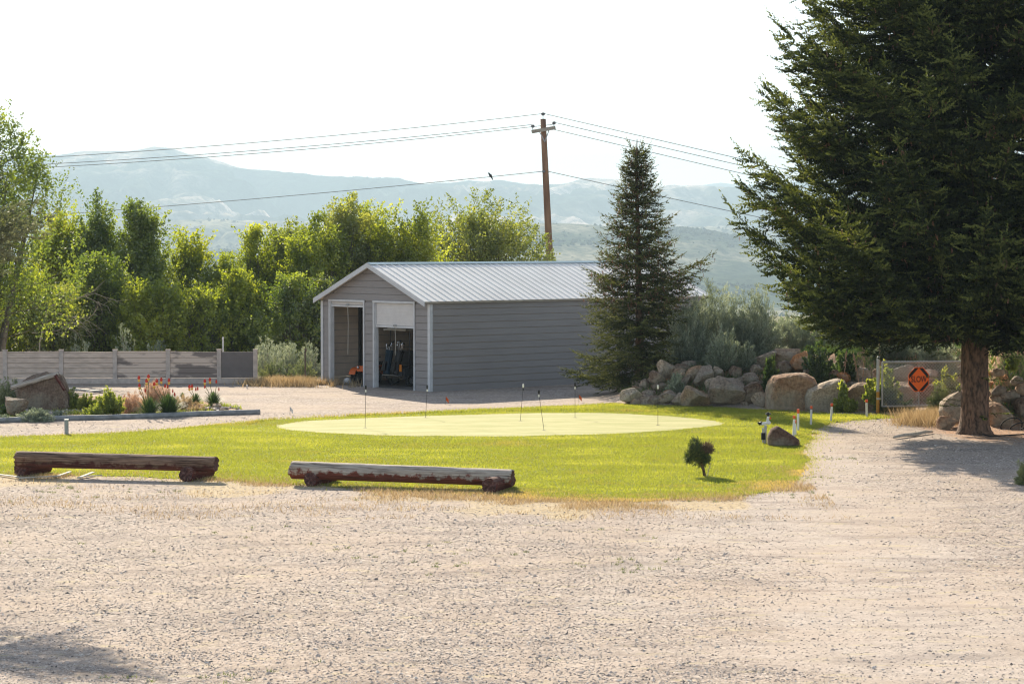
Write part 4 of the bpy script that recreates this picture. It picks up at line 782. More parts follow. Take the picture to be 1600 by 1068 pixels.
# ------------------------------------------------------------------ leafy trees
def leafquads(P, D, s, v, seed):
    """one pointed leaf (folded diamond) at each P, its long axis along D"""
    r = np.random.default_rng(seed); X, Y, Z = rotframes(D, r); s = s[:, None]
    V = np.stack([P, P + X * s * .45 + Y * s * .34 + Z * s * .08, P + X * s, P + X * s * .45 - Y * s * .34 + Z * s * .08], 1).reshape(-1, 3)
    return V, np.arange(len(P) * 4).reshape(-1, 4), np.repeat(v, 4)
def leaftree(name, lab, px, ytop, wpx, Y, m_, seed, dens=1.0, spires=4, low=.0, leaf=.125, grp='leafy trees and bushes behind the panel fence', roundc=False, cat='tree'):
    r = np.random.default_rng(seed); c = A(px, 500, Y); H = A(px, ytop, Y)[2]; Wd = wpx * 1.2 / F * Y; base = np.array([c[0], Y, 0.]); th = thing(name, lab, cat, tuple(base), grp)
    ns = int(46 * Wd * H * dens); wood = MB(); SPn = []
    # sub plumes: (centre offset, height, radius)
    pl = []
    spires = int(spires * 1.9)
    for i in range(spires):
        a_ = r.uniform(0, 6.28); q = 0 if i == 0 else r.uniform(.2, .75) * Wd * .5
        pl.append((math.cos(a_) * q, math.sin(a_) * q * .8, H * (1 if i == 0 else r.uniform(.80, 1.0) - .10 * q / (Wd * .5)), Wd * (r.uniform(.30, .42) if roundc else r.uniform(.21, .33))))
    P, D = [], []
    for i in range(ns):
        ox, oy, hh_, rad_ = pl[r.integers(0, spires)]; t_ = r.uniform(0, 1) ** .85
        if roundc: zc_ = hh_ * (.38 + .6 * t_); pr = math.sqrt(max(0, 1 - ((t_ - .5) * 2) ** 2)) * 1.25
        else: zc_ = hh_ * (low + (.985 - low) * t_); pr = (1 - max(0, t_ - .4) / .6) ** .85 * (.62 + .6 * min(1, t_ * 2.2))
        a_ = r.uniform(0, 6.28); q = rad_ * pr * 1.12 * r.uniform(.02, 1.15) ** .5
        P.append((base[0] + ox + math.cos(a_) * q, base[1] + oy + math.sin(a_) * q, max(.05, zc_ - .25))); D.append((math.cos(a_) * (.25 + .5 * q / max(rad_, .1)), math.sin(a_) * .5, 1.0 + r.uniform(-.2, .3)))
    P = np.array(P); D = np.array(D) + r.normal(0, .25, (ns, 3)); D /= np.linalg.norm(D, axis=1)[:, None]; Ls = r.uniform(.4, 1.35, ns)
    kp = (fbm(P * .95 + seed * 3.1, seed + 6, 2) > -.22) | (r.uniform(0, 1, ns) < .25); P, D, Ls = P[kp], D[kp], Ls[kp]; ns = len(P)
    over = P[:, 2] + D[:, 2] * Ls - H * 1.0 + .35 * (fbm(P * 2.5, seed, 2) - .3); Ls = np.where(over > 0, np.maximum(.2, Ls - over), Ls)
    kk = 34; tt = r.uniform(.05, 1, (ns, kk)); LP = P[:, None] + D[:, None] * (tt * Ls[:, None])[..., None] + r.normal(0, 1, (ns, kk, 3)) * (.10 * (1.15 - tt * .7))[..., None]
    LD = D[:, None] * .5 + r.normal(0, .8, (ns, kk, 3)); sv = np.clip(.5 + .9 * fbm(P * .9 + seed, seed, 3) + r.uniform(-.15, .15, ns), 0, 1)[:, None] + r.uniform(-.22, .22, (ns, kk))
    V, Ff, va = leafquads(LP.reshape(-1, 3), LD.reshape(-1, 3), r.uniform(.6, 1.2, ns * kk) * leaf, np.clip(sv, 0, 1).ravel(), seed + 2); mk('crown', V, Ff, m_, th, False, {'v': va})
    tops = [np.array([base[0] + ox, base[1] + oy, hh_ * .8]) for ox, oy, hh_, _ in pl]
    for k, tp in enumerate(tops):
        b_ = base + np.array([(tp - base)[0] * .15, (tp - base)[1] * .15, -.1]); q = np.linspace(0, 1, 7)[:, None]; path = b_ + (tp - b_) * q; path[:, 0] += np.sin(q[:, 0] * 3 + k + seed) * .12; path[:, 1] += np.cos(q[:, 0] * 3 + k) * .1
        wood.tube(path, np.linspace(.035 + .012 * H, .014, 7), 6, False)
        for i in r.choice(ns, min(ns, 9 + int(H)), False):
            z_ = max(.3, P[i, 2] - .8 * r.uniform(.5, 1.2)); 
            if z_ > tp[2]: continue
            s_ = z_ / tp[2]; j = b_ + (tp - b_) * s_; e_ = P[i] + D[i] * Ls[i] * .6; m_1 = j * .45 + e_ * .55 - Zv * .12; wood.tube([j, m_1, e_], [.022, .014, .005], 4, False)
    wood.out('trunk', M['bark2'], th); return th
LT = [  # name, label, px, ytop, width px, Y, material, spires, low, extra
 ('aspen_tree', 'tall dark-leaved aspen cut by the left edge, its crown far above the bushes', -22, 132, 190, 84, 'leaf_dk', dict(spires=7, low=.2, dens=.62, leaf=.115)),
 ('poplar_tree', 'pointed green poplar with the tallest crown just right of the left-edge aspen', 143, 304, 100, 99, 'leaf_dk', dict(spires=3)),
 ('poplar_tree', 'narrow dark green poplar right of the tallest poplar, under the mountain peak', 207, 320, 88, 97, 'leaf_dk', dict(spires=3)),
 ('poplar_tree', 'green poplar between the aspen and the tallest poplar', 92, 338, 90, 99, 'leaf_yg', dict(spires=3)),
 ('poplar_tree', 'airy light green poplar standing alone before the gap in the trees', 288, 357, 84, 98, 'leaf_yg', dict(spires=3, dens=.8)),
 ('poplar_tree', 'short yellow-green tree right beside the gap showing the valley', 352, 398, 70, 97, 'leaf_yg', dict(spires=3)),
 ('willow_tree', 'yellow-green willow second right of the gap in the trees', 400, 358, 86, 99, 'leaf_yg', dict(spires=4)),
 ('willow_tree', 'pale olive willow behind the sagebrush left of the shed', 448, 348, 92, 101, 'leaf_ol', dict(spires=4)),
 ('willow_tree', 'green willow whose crown shows just left of the shed gable', 498, 336, 92, 98, 'leaf_yg', dict(spires=4)),
 ('willow_tree', 'willow with a pointed tuft directly above the left end of the shed roof', 548, 309, 88, 100, 'leaf_ol', dict(spires=4)),
 ('willow_tree', 'broad yellow-green willow above the shed roof left of centre', 606, 317, 104, 101, 'leaf_yg', dict(spires=5)),
 ('willow_tree', 'yellow-green willow above the roof next to the round olive tree', 655, 320, 84, 100, 'leaf_yg', dict(spires=4)),
 ('round_tree', 'round-headed olive green tree above the roof, nearest the utility pole', 750, 300, 108, 106, 'leaf_ol', dict(spires=6, roundc=True, dens=1.0)),
 ('willow_tree', 'olive willow filling the crown line between the two pointed willows', 572, 326, 80, 104, 'leaf_yg', dict(spires=4)),
 ('willow_tree', 'dense willow directly behind the left half of the shed roof', 475, 356, 120, 103, 'leaf_yg', dict(spires=5)),
 ('bush', 'bright yellow-green bush low at the left edge beneath the aspen', 28, 418, 130, 92, 'leaf_yg', dict(spires=4)),
 ('bush', 'dark green bush behind the fence under the tallest poplar', 150, 400, 96, 93, 'leaf_dk', dict(spires=4)),
 ('bush', 'yellow-green bush behind the third fence panel', 232, 436, 92, 92, 'leaf_yg', dict(spires=4)),
 ('bush', 'low green bush filling the gap behind the fence end', 310, 452, 96, 93, 'leaf_yg', dict(spires=4)),
 ('bush', 'bright bush behind the dark fence panel', 376, 426, 96, 95, 'leaf_yg', dict(spires=4)),
 ('bush', 'dark green bush immediately left of the shed', 462, 430, 100, 93, 'leaf_dk', dict(spires=4)),
 ('bush', 'dark leafy bush behind the left fence panels', 84, 446, 80, 91, 'leaf_ol', dict(spires=3)),
 ('bush', 'olive bush hard against the left corner of the shed', 508, 440, 60, 94, 'leaf_ol', dict(spires=3)),
]
for i, (nm, lb, px_, yt, wp, Yt, mm, kw) in enumerate(LT): leaftree(nm, lb, px_, yt, wp, Yt, M[mm], 100 + i, cat='bush' if nm == 'bush' else 'tree', **kw)
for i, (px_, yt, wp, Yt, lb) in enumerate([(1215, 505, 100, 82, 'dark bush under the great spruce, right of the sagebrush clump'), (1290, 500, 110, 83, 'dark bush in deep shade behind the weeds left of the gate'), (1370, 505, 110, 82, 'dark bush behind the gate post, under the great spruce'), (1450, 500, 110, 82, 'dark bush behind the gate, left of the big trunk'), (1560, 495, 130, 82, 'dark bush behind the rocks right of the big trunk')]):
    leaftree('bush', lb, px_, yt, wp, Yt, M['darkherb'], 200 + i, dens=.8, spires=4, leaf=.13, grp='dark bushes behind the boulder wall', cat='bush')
# bare dead branches low on the left
mb = MB(); r = random.Random(3)
def bough(p, d, l, rad, dep):
    q = [np.array(p)]; d = np.array(d, float)
    for i in range(5): d = d + np.array([r.uniform(-.2, .2), r.uniform(-.1, .1), r.uniform(-.12, .16)]); d /= np.linalg.norm(d); q.append(q[-1] + d * l / 5)
    mb.tube(q, np.linspace(rad, rad * .4, 6), 5, False)
    if dep:
        for i in (2, 3, 4, 5):
            bough(q[i], d + np.array([r.uniform(-.3, .3), r.uniform(-.3, .3), r.choice((-1, 1)) * r.uniform(.4, .9)]), l * .5, rad * .5, dep - 1)
dt = thing('dead_tree', 'bare pale dead branches sprawling in front of the bushes behind the left fence', 'dead tree', (A(62, 500, 88)[0], 88, 0))
p0 = A(62, 560, 88); p0[2] = 0; mb.tube([p0, p0 + Zv * 1.2, A(74, 484, 88)], [.03, .028, .024], 6)
bough(A(74, 480, 88), (1, -.1, .35), 1.9, .024, 2); bough(A(76, 486, 88), (1, -.1, -.3), 1.6, .02, 2); bough(A(66, 505, 88), (.9, 0, -.1), 1.6, .018, 2); bough(A(50, 520, 88), (.9, 0, .15), 1.2, .016, 2)
mb.out('branches', M['deadwood'], dt)
# ------------------------------------------------------------------ sagebrush and other bushes
def sage(name, lab, px, pyb, wpx, hpx, Y, m_, seed, n=9000, sl=.06, sw=.010, grp=None, cat='sagebrush', z=None, up=.7, kk=60, woody=True):
    r = np.random.default_rng(seed); c = A(px, pyb, Y); c[2] = float(gz(c[0], Y)) if z is None else z; Rw = wpx / F * Y / 2; Hh = hpx / F * Y
    th = thing(name, lab, cat, tuple(c), grp); nst = max(16, int(n / kk)); a_ = r.uniform(0, 6.28, nst); el = np.arccos(r.uniform(.02, 1, nst) ** 1.0)  # angle from vertical
    tipd = np.stack([np.cos(a_) * np.sin(el) * Rw, np.sin(a_) * np.sin(el) * Rw * .8, np.cos(el) * Hh], -1) * (1 + .22 * fbm(np.stack([np.cos(a_), np.sin(a_), np.cos(el)], -1) * 2.2 + seed, seed, 2))[:, None] * r.uniform(.6, 1.02, nst)[:, None]
    st = r.normal(0, .08, (nst, 3)) * np.array([Rw, Rw, 0]); 
    mid = tipd * .5 * np.array([1.15, 1.15, .8])
    def path(t_): return c + st[:, None] * (1 - t_)[..., None] + (2 * (1 - t_) * t_)[..., None] * mid[:, None] + (t_ ** 2)[..., None] * tipd[:, None]
    tq = 1 - r.uniform(0, 1, (nst, kk)) ** 2.2 * .75; LP = path(tq); dd = path(np.minimum(tq + .05, 1.05)) - LP; dd /= np.linalg.norm(dd, axis=2)[..., None] + 1e-9
    LP = LP + r.normal(0, 1, LP.shape) * (.035 + .05 * (1 - tq))[..., None] * min(1.2, Rw * .7 + .25); LD = dd + r.normal(0, .45, LP.shape) + np.array([0, 0, up * .4])
    sv = np.clip(.5 + .6 * fbm((tipd + c) * 2.0, seed + 4, 2)[:, None] + r.uniform(-.3, .3, (nst, kk)), 0, 1)
    P_ = LP.reshape(-1, 3); X, Y_, Z_ = rotframes(LD.reshape(-1, 3), r); L_ = (r.uniform(.6, 1.3, len(P_)) * sl)[:, None]
    V = np.stack([P_ - Y_ * sw * .5, P_ + Y_ * sw * .5, P_ + X * L_ * .6 + Y_ * sw * .6, P_ + X * L_], 1).reshape(-1, 3)
    mk('foliage', V, np.arange(len(P_) * 4).reshape(-1, 4), m_, th, False, {'v': np.repeat(sv.ravel(), 4)})
    if woody:
        mb = MB(); 
        for i in r.choice(nst, min(nst, 26), False):
            tq_ = np.linspace(0, .8, 5); q = c + st[i] * (1 - tq_)[:, None] + (2 * (1 - tq_) * tq_)[:, None] * mid[i] + (tq_ ** 2)[:, None] * tipd[i]; mb.tube(q, np.linspace(.018, .006, 5), 4, False)
        mb.out('stems', M['deadwood'], th)
    return th
gs = 'sagebrush growing on the boulder bank'
for i, a_ in enumerate([
 ('large rounded blue-grey sagebrush, tallest mass in the clump right of the slender spruce', 1125, 575, 120, 108, 75.5, 26000),
 ('blue-grey sagebrush leaning left beside the slender spruce', 1078, 585, 84, 96, 74.6, 16000),
 ('grey-green sagebrush at the right of the clump under the big spruce branches', 1182, 578, 92, 100, 75.0, 18000),
 ('mounded sagebrush hanging over the middle of the rock wall', 1133, 598, 62, 58, 72.8, 9000),
 ('smallest sagebrush tuft among the rocks below the left of the clump', 1056, 596, 30, 30, 71.7, 3000),
 ('small sagebrush low between the rocks right of the overhanging mound', 1168, 584, 34, 36, 72.6, 3500),
 ('low sagebrush under the spruce boughs left of the gate', 1235, 560, 90, 60, 77.0, 9000),
 ('dark sagebrush behind the tall weeds left of the gate post', 1300, 560, 90, 70, 76.5, 9000),
 ('sagebrush directly behind the top rail of the gate', 1400, 565, 80, 60, 73.5, 9000),
 ('pale green sagebrush behind the gate beside the big trunk', 1462, 575, 76, 66, 72.0, 10000),
 ('sagebrush in shade right of the big trunk, above the rocks', 1568, 560, 90, 60, 68.0, 9000),
]): sage('sagebrush', a_[0], a_[1], a_[2], a_[3], a_[4] * 1.15, a_[5], M['sage'], 300 + i, int(a_[6] * 1.1), .105, .017, gs)
gb = 'brush growing behind the fence and beside the shed'
for i, a_ in enumerate([
 ('grey sagebrush left of the steel post, the tallest by the fence end', 420, 592, 60, 66, 86, 7000, 'sage'), ('pale dry sagebrush in the middle between fence and shed', 452, 590, 46, 58, 87, 5500, 'sage'),
 ('pale brush touching the left corner of the shed', 486, 590, 44, 56, 86.5, 5500, 'sage'),
 ('green weeds at the foot of the brush right of the fence end', 425, 597, 56, 32, 84, 4500, 'sageg'), ('green weeds around the foot of the steel post', 470, 597, 56, 34, 84, 4500, 'sageg'),
 ('low dry brush rising above the fence at its left', 125, 560, 54, 26, 88, 3000, 'sage'), ('grey-green sagebrush rising above the fence middle', 198, 566, 44, 40, 87, 4000, 'sage'),
 ('pale dry brush above the fence right of the middle sagebrush', 244, 562, 46, 30, 88, 3500, 'sage')]):
    o_ = sage('brush', a_[0], a_[1], 600, a_[3], a_[4] + (38 if a_[2] < 570 else 0) , a_[5], M[a_[7]], 340 + i, a_[6], .08, .014, gb, 'brush', z=0)
# long fringe of dry grass at the back of the yard and round the bank
def fringe(name, lab, pts, width, n, hlo, hhi, m_, seed, w=.012, onbank=False):
    r = np.random.default_rng(seed); pts = np.array(pts); seg = np.linalg.norm(np.diff(pts, axis=0), axis=1); cum = np.concatenate([[0], np.cumsum(seg)]); t_ = r.uniform(0, cum[-1], n)
    P = np.stack([np.interp(t_, cum, pts[:, 0]), np.interp(t_, cum, pts[:, 1])], -1) + r.normal(0, 1, (n, 2)) * width; q = fbm(P3(P[:, 0] * 1.2, P[:, 1] * 1.2), seed, 3); P = P[q > -.25]; q = q[q > -.25]
    z_ = gz(P[:, 0], P[:, 1]); V, Ff, va = blades(np.column_stack([P, z_]), r.uniform(hlo, hhi, len(P)) * (1 + q * .6), np.full(len(P), w), .8, r.uniform(0, 1, len(P)), seed)
    return tag(struct(mk(name, V, Ff, m_, None, False, {'v': va}), 'stuff'), lab)
gg = lambda *p: [G(*q)[:2] for q in p]
fringe('dry_weeds', 'tan dry weeds along the back of the yard between fence and shed', gg((400, 601), (440, 602), (500, 602), (530, 603)), .45, 9000, .08, .35, M['dry'], 61, .016)
fringe('dry_weeds', 'dry yellow grass at the foot of the pale rock left of the big trunk', gg((1440, 664), (1462, 658), (1490, 655)), .4, 6000, .1, .45, M['dry'], 62, .014)
# ------------------------------------------------------------------ rocks
def rockmat(name, c1, c2, c3, s=2.2):
    m, t, b, o = nt(name); v = coords(t); n1 = noise(t, v, s, 9, .62); n2 = noise(t, v, s * 7, 8, .7); n3 = noise(t, v, s * .5, 4)
    c = ramp(t, n1, [(.32, c2), (.5, c1), (.68, c3)]); c = mix(t, .7, c, mix(t, 1.0, c, ramp(t, n2, [(.36, (.26, .24, .23)), (.5, (.85, .85, .84)), (.62, (1.25, 1.22, 1.16))]), 'MULTIPLY'))
    c = mix(t, ramp(t, n3, [(.5, (0, 0, 0)), (.62, (.55, .55, .55))]), c, (.27, .25, .19)); L(t, c, b.inputs['Base Color'])
    b.inputs['Roughness'].default_value = .9; b.inputs['Specular IOR Level'].default_value = .2; bump(t, b, mix(t, .5, n1, n2), 1.0, .12); return m
RM = {'tan': rockmat('tan_rock', (.44, .31, .21), (.26, .17, .11), (.56, .43, .31)), 'grey': rockmat('grey_rock', (.37, .29, .225), (.20, .15, .115), (.48, .40, .32)),
      'pale': rockmat('pale_rock', (.54, .43, .32), (.36, .27, .19), (.64, .54, .43)), 'orange': rockmat('orange_rock', (.60, .27, .11), (.36, .14, .055), (.68, .40, .22)),
      'brown': rockmat('brown_rock', (.24, .17, .125), (.13, .09, .065), (.33, .255, .19)), 'rust': rockmat('rust_tan_rock', (.42, .27, .17), (.28, .14, .08), (.52, .40, .29), 1.4)}
def ico(sub):
    bm = bmesh.new(); bmesh.ops.create_icosphere(bm, subdivisions=sub, radius=1); V = np.array([v.co[:] for v in bm.verts]); Fc = np.array([[v.index for v in f.verts] for f in bm.faces]); bm.free(); return V, Fc
ICO = {k: ico(k) for k in (2, 3, 4, 5)}
def rock(name, lab, c, dims, m_, seed, sub=4, cuts=11, grp=None, yaw=None, tilt=0.0, cat='rock'):
    r = np.random.default_rng(seed); V, Fc = ICO[sub]; V = V.copy()
    V *= 1.25
    for _ in range(cuts):
        n = r.normal(size=3); n /= np.linalg.norm(n); d = r.uniform(.62, .93); q = V @ n - d; V = V - np.outer(np.clip(q, 0, None) * .93, n)
    V = np.clip(V, -1.05, 1.05)
    V = V * (1 + .13 * fbm(V * 1.4 + seed, seed, 4) + .06 * (1 - 2.2 * np.abs(fbm(V * 3 + seed, seed + 5, 3))) + .04 * fbm(V * 7 + seed, seed + 2, 3))[:, None]
    V = V / np.abs(V).max(0) * np.asarray(dims) / 2; yaw = r.uniform(-.35, .35) if yaw is None else yaw
    c_, s_ = math.cos(tilt), math.sin(tilt); V = np.stack([V[:, 0] * c_ - V[:, 2] * s_, V[:, 1], V[:, 0] * s_ + V[:, 2] * c_], -1)
    c_, s_ = math.cos(yaw), math.sin(yaw); V = np.stack([V[:, 0] * c_ - V[:, 1] * s_, V[:, 0] * s_ + V[:, 1] * c_, V[:, 2]], -1)
    me = arrmesh(name, V, [Fc]); o = mkobj(name, me, m_, None, False); o.location = tuple(c); return tag(o, lab, cat, grp)
def place(px, py, w, h, Y=None):
    """centre a rock seen at pixel (px,py) on the bank surface"""
    if Y is None:
        Y = 60.0
        while Y < 80:
            p = A(px, py, Y); hh_ = h / F * Y
            if p[2] - hh_ * .38 <= float(gz(p[0], Y)): break
            Y += .1
        Y = min(Y, 78)
    return A(px, py, Y), (w / F * Y, (w * .5 + h * .5) / F * Y * .95, h / F * Y)
RW = 'rocks of the boulder wall along the bank'
RK = [ # px,py,w,h,kind,label,tilt
 (988, 619, 40, 27, 'pale', 'pale rock at the far left end of the rock wall, lying on the grass', .2), (1041, 577, 34, 34, 'pale', 'round pale boulder high in the wall, nearest the slender spruce', .1),
 (1027, 592, 24, 30, 'brown', 'upright brown rock just left of the round pale boulder', .2), (1064, 567, 20, 16, 'orange', 'small orange rock behind the round pale boulder', 0), (1036, 594, 16, 12, 'orange', 'little orange-brown stone wedged under the round pale boulder', 0),
 (1084, 583, 32, 26, 'rust', 'rust-tan rock in the upper row under the blue-grey sagebrush', .3), (1100, 589, 44, 32, 'grey', 'slanting grey slab in the upper row leaning left', .55),
 (1120, 583, 22, 24, 'pale', 'small round pale rock right of the slanting slab', 0), (1113, 600, 22, 24, 'pale', 'pale egg-shaped rock above the two big front boulders', .3),
 (1084, 620, 52, 40, 'tan', 'big tan boulder in the front row, left one of the touching pair', 0), (1135, 614, 60, 50, 'grey', 'big domed grey-tan boulder in the middle of the front row', -.2),
 (1062, 625, 26, 24, 'grey', 'grey rock tucked behind the left big front boulder', .3), (1176, 617, 38, 38, 'brown', 'brownish boulder leaning left between the dome and the pale lump', .5), (1189, 625, 30, 28, 'pale', 'pale lumpy rock directly left of the huge block', 0),
 (1150, 583, 22, 24, 'brown', 'reddish brown rock shaded under the hanging sagebrush', 0), (1171, 593, 28, 22, 'grey', 'dark grey rock in the second row above the brownish leaning boulder', .2), (1184, 578, 24, 18, 'grey', 'grey rock half hidden behind the spiky green weed', 0), (1196, 561, 42, 26, 'grey', 'broad grey-green rock at the top of the wall under the spruce', .2),
 (1229, 556, 46, 28, 'tan', 'tan rock at the crest of the wall behind the orange-brown slab', 0), (1249, 566, 32, 42, 'orange', 'tall orange-brown slab leaning left at the crest', -.5), (1226, 577, 26, 28, 'brown', 'brown rock directly above the huge block', 0),
 (1264, 584, 24, 24, 'grey', 'grey stone behind the right shoulder of the huge block', .3), (1303, 588, 22, 22, 'brown', 'dark brown rock left of the pointed orange rock', 0), (1316, 589, 26, 22, 'orange', 'pointed orange rock above the smooth slab', .3),
 (1345, 583, 32, 32, 'pale', 'tall pale rock behind the weeds left of the gate post', -.4), (1010, 617, 32, 16, 'grey', 'flat grey rock low at the left end, second from the pale end rock', .2), (1030, 606, 30, 16, 'brown', 'flat brown rock under the upright brown rock', .1),
 (1055, 607, 28, 18, 'tan', 'flat tan rock halfway up left of the big front pair', -.1), (1044, 622, 30, 22, 'grey', 'grey wedge rock at the grass edge left of the big front pair', .4), (1022, 625, 24, 16, 'brown', 'small brown rock at the grass edge near the left end', .1),
 (1006, 601, 22, 20, 'grey', 'mossy grey rock at the trunk of the slender spruce', 0), (1070, 596, 30, 18, 'brown', 'long brown rock lying above the flat tan rock', .5), (1283, 570, 22, 18, 'grey', 'grey rock under the leafy weeds at the crest', 0),
 (1409, 583, 48, 26, 'pale', 'pale slab seen through the top of the gate mesh', .35), (1449, 590, 44, 26, 'pale', 'pale slab behind the gate directly right of the sign', .3), (1406, 612, 60, 40, 'tan', 'large tan boulder behind the gate left of the sign', .25), (1462, 612, 60, 44, 'brown', 'large brown boulder behind the gate right of the sign', 0),
 (1378, 585, 30, 24, 'tan', 'tan rock behind the top corner of the gate', 0),
 (1492, 634, 46, 54, 'pale', 'bright pale boulder leaning against the left of the big trunk', -.35), (1480, 660, 34, 26, 'rust', 'low rust-tan rock at the foot of the big trunk', .2),
 (1563, 652, 50, 52, 'rust', 'blocky tan boulder directly right of the big trunk', 0), (1569, 607, 32, 44, 'orange', 'column-like tan rock standing above the blocky boulder', .3), (1556, 585, 34, 16, 'orange', 'flat sunlit orange rock touching the right side of the trunk', .1),
 (1582, 572, 34, 26, 'orange', 'bright orange rock at the crest right of the trunk', .2), (1559, 566, 22, 22, 'orange', 'small round orange rock at the crest next to the trunk', 0), (1600, 590, 34, 30, 'orange', 'orange rock cut by the right edge, upper row', 0), (1593, 610, 24, 24, 'brown', 'dark brown rock in shade at the right edge, middle row', 0), (1604, 640, 40, 40, 'brown', 'dark brown boulder cut by the right edge beside the hose', 0), (1552, 600, 20, 14, 'orange', 'little orange wedge between trunk and column-like rock', .3),
]
for i, (px_, py_, w_, h_, k_, lb, tl) in enumerate(RK):
    Yf = None
    if 1390 < px_ < 1475: Yf = 70.5 if py_ < 600 else 69.3
    if 1370 < px_ <= 1390: Yf = 70.5
    if 1475 < px_ < 1500: Yf = 62.8 if py_ < 655 else 62
    if px_ > 1540: Yf = 62.5 + (660 - py_) * .04
    c_, d_ = place(px_, py_, w_, h_, Yf); rock('rock', lb, c_, d_, RM[k_], 500 + i, 4 if w_ > 26 else 3, 11, RW, tilt=tl)
# the three large blocks by outline: hull of an outline given real thickness
def hullrock(name, lab, pts, Y, thick, m_, seed, grp=None, cat='rock', voxel=.035, z0=None, amp=.05):
    P = []; pts = np.array([A(x_, y_, Y) for x_, y_ in pts]); cen = pts.mean(0)
    for dy, sc in ((0, .80), (.18, .97), (.5, 1.0), (1, .78)):
        q = cen + (pts - cen) * sc; q[:, 1] += dy * thick; q[:, 2] = np.where(pts[:, 2] < cen[2] - .2, np.minimum(q[:, 2], pts[:, 2] + .0), q[:, 2]); P.append(q)
    P = np.vstack(P); bm = bmesh.new(); [bm.verts.new(p - cen) for p in P]; bmesh.ops.convex_hull(bm, input=bm.verts); [bm.verts.remove(v) for v in list(bm.verts) if not v.link_faces]
    me = bpy.data.meshes.new(name); bm.to_mesh(me); bm.free(); o = bpy.data.objects.new(name, me); COL.objects.link(o); md = o.modifiers.new('r', 'REMESH'); md.mode = 'VOXEL'; md.voxel_size = voxel; ms = o.modifiers.new('s', 'SMOOTH'); ms.iterations = 3
    dg = bpy.context.evaluated_depsgraph_get(); m2 = bpy.data.meshes.new_from_object(o.evaluated_get(dg)); o.modifiers.clear(); o.data = m2
    n = len(m2.vertices); V = np.zeros(n * 3); m2.vertices.foreach_get('co', V); V = V.reshape(-1, 3); nn_ = V / (np.linalg.norm(V, axis=1)[:, None] + 1e-6)
    V = V + nn_ * (amp * 1.6 * fbm(V * 1.5 + seed, seed, 4) + amp * .8 * (1 - 2 * np.abs(fbm(V * 3 + seed, seed + 3, 3))) )[:, None]; m2.vertices.foreach_set('co', V.ravel()); m2.materials.append(m_); m2.polygons.foreach_set('use_smooth', np.ones(len(m2.polygons), bool)); m2.update()
    o.location = tuple(cen); ORG[o] = np.array(cen); return tag(o, lab, cat, grp)
hullrock('rock', 'huge flat-topped rust-grey block, the largest in the rock wall', [(1201, 641), (1200, 620), (1204, 600), (1212, 589), (1235, 586), (1262, 585), (1276, 592), (1282, 606), (1276, 625), (1272, 643)], 69.0, 1.5, RM['rust'], 71, RW)
hullrock('rock', 'smooth pale slab sloping up to the right beside the huge block', [(1262, 641), (1261, 622), (1266, 609), (1290, 600), (1312, 593), (1324, 596), (1326, 620), (1322, 643)], 68.5, 1.1, RM['pale'], 72, RW)
hullrock('rock', 'wide grey-tan boulder with leaf shadows between the slab and the gate post', [(1320, 645), (1322, 620), (1330, 608), (1345, 600), (1362, 602), (1372, 612), (1373, 645)], 68.7, 1.1, RM['tan'], 73, RW)
# filler rocks wedged between
r = np.random.default_rng(12); cnt = 0
while cnt < 135:
    x_ = r.uniform(985, 1370) if cnt < 75 else r.uniform(1540, 1604); y_ = r.uniform(566, 630); X0, Yg = None, None
    if cnt >= 95: c_, d_ = place(r.uniform(1384, 1504), r.uniform(572, 632), 22, 20, None)
    elif cnt < 75: y_ = max(y_, np.interp(x_, [985, 1030, 1200, 1370], [612, 572, 562, 570])); c_, d_ = place(x_, y_, 18, 16)
    else: c_, d_ = place(x_, r.uniform(565, 660), 20, 18, 63.4)
    c_ = c_ + np.array([0, .18, -.05]); s_ = r.uniform(.25, .5); rock('rock', 'small filler rock wedged among the larger boulders of the wall', c_, (s_ * 1.2, s_, s_ * .85), RM[['grey', 'brown', 'tan', 'grey', 'rust'][cnt % 5]], 800 + cnt, 3, 9, 'small filler rocks of the boulder wall'); cnt += 1
# lone rocks
hullrock('rock', 'brown angular rock alone on the lawn beside the white stakes', [(1201, 696), (1201, 682), (1207, 671), (1216, 666), (1224, 671), (1232, 680), (1241, 684), (1250, 687), (1252, 697)], G(1225, 697)[1] - .1, .6, rockmat('chocolate_rock', (.17, .10, .07), (.11, .06, .045), (.22, .14, .10)), 75, amp=.02)
bld = hullrock('boulder', 'big brown boulder with an old timber across its top in the left flower bed', [(29, 641), (26, 625), (20, 609), (32, 597), (48, 587), (70, 583), (90, 587), (97, 600), (102, 620), (107, 638), (100, 643)], G(60, 642)[1], 1.3, RM['brown'], 76, cat='boulder', amp=.06)
Yt = G(60, 642)[1] - .12
mb = MB(); tm = thing('old_timber', 'weathered split timber lying aslant over the big brown boulder', 'timber', tuple(A(55, 595, Yt)))
log('long_rail', tm, A(17, 606, Yt), A(92, 583.5, Yt + .1), .075, .07, logmat('silver_timber', (.60, .54, .46), (.34, .29, .24), (.3, .26, .2), .9, .95), 31)
log('short_rail', tm, A(87, 586, Yt - .05), A(101, 609, Yt - .1), .055, .05, M['log3'], 32)
rock('boulder', 'rounded grey boulder half covered by plants left of the big brown one', A(22, 632, 65.6), (.75, .7, .6), RM['grey'], 77, cat='boulder')
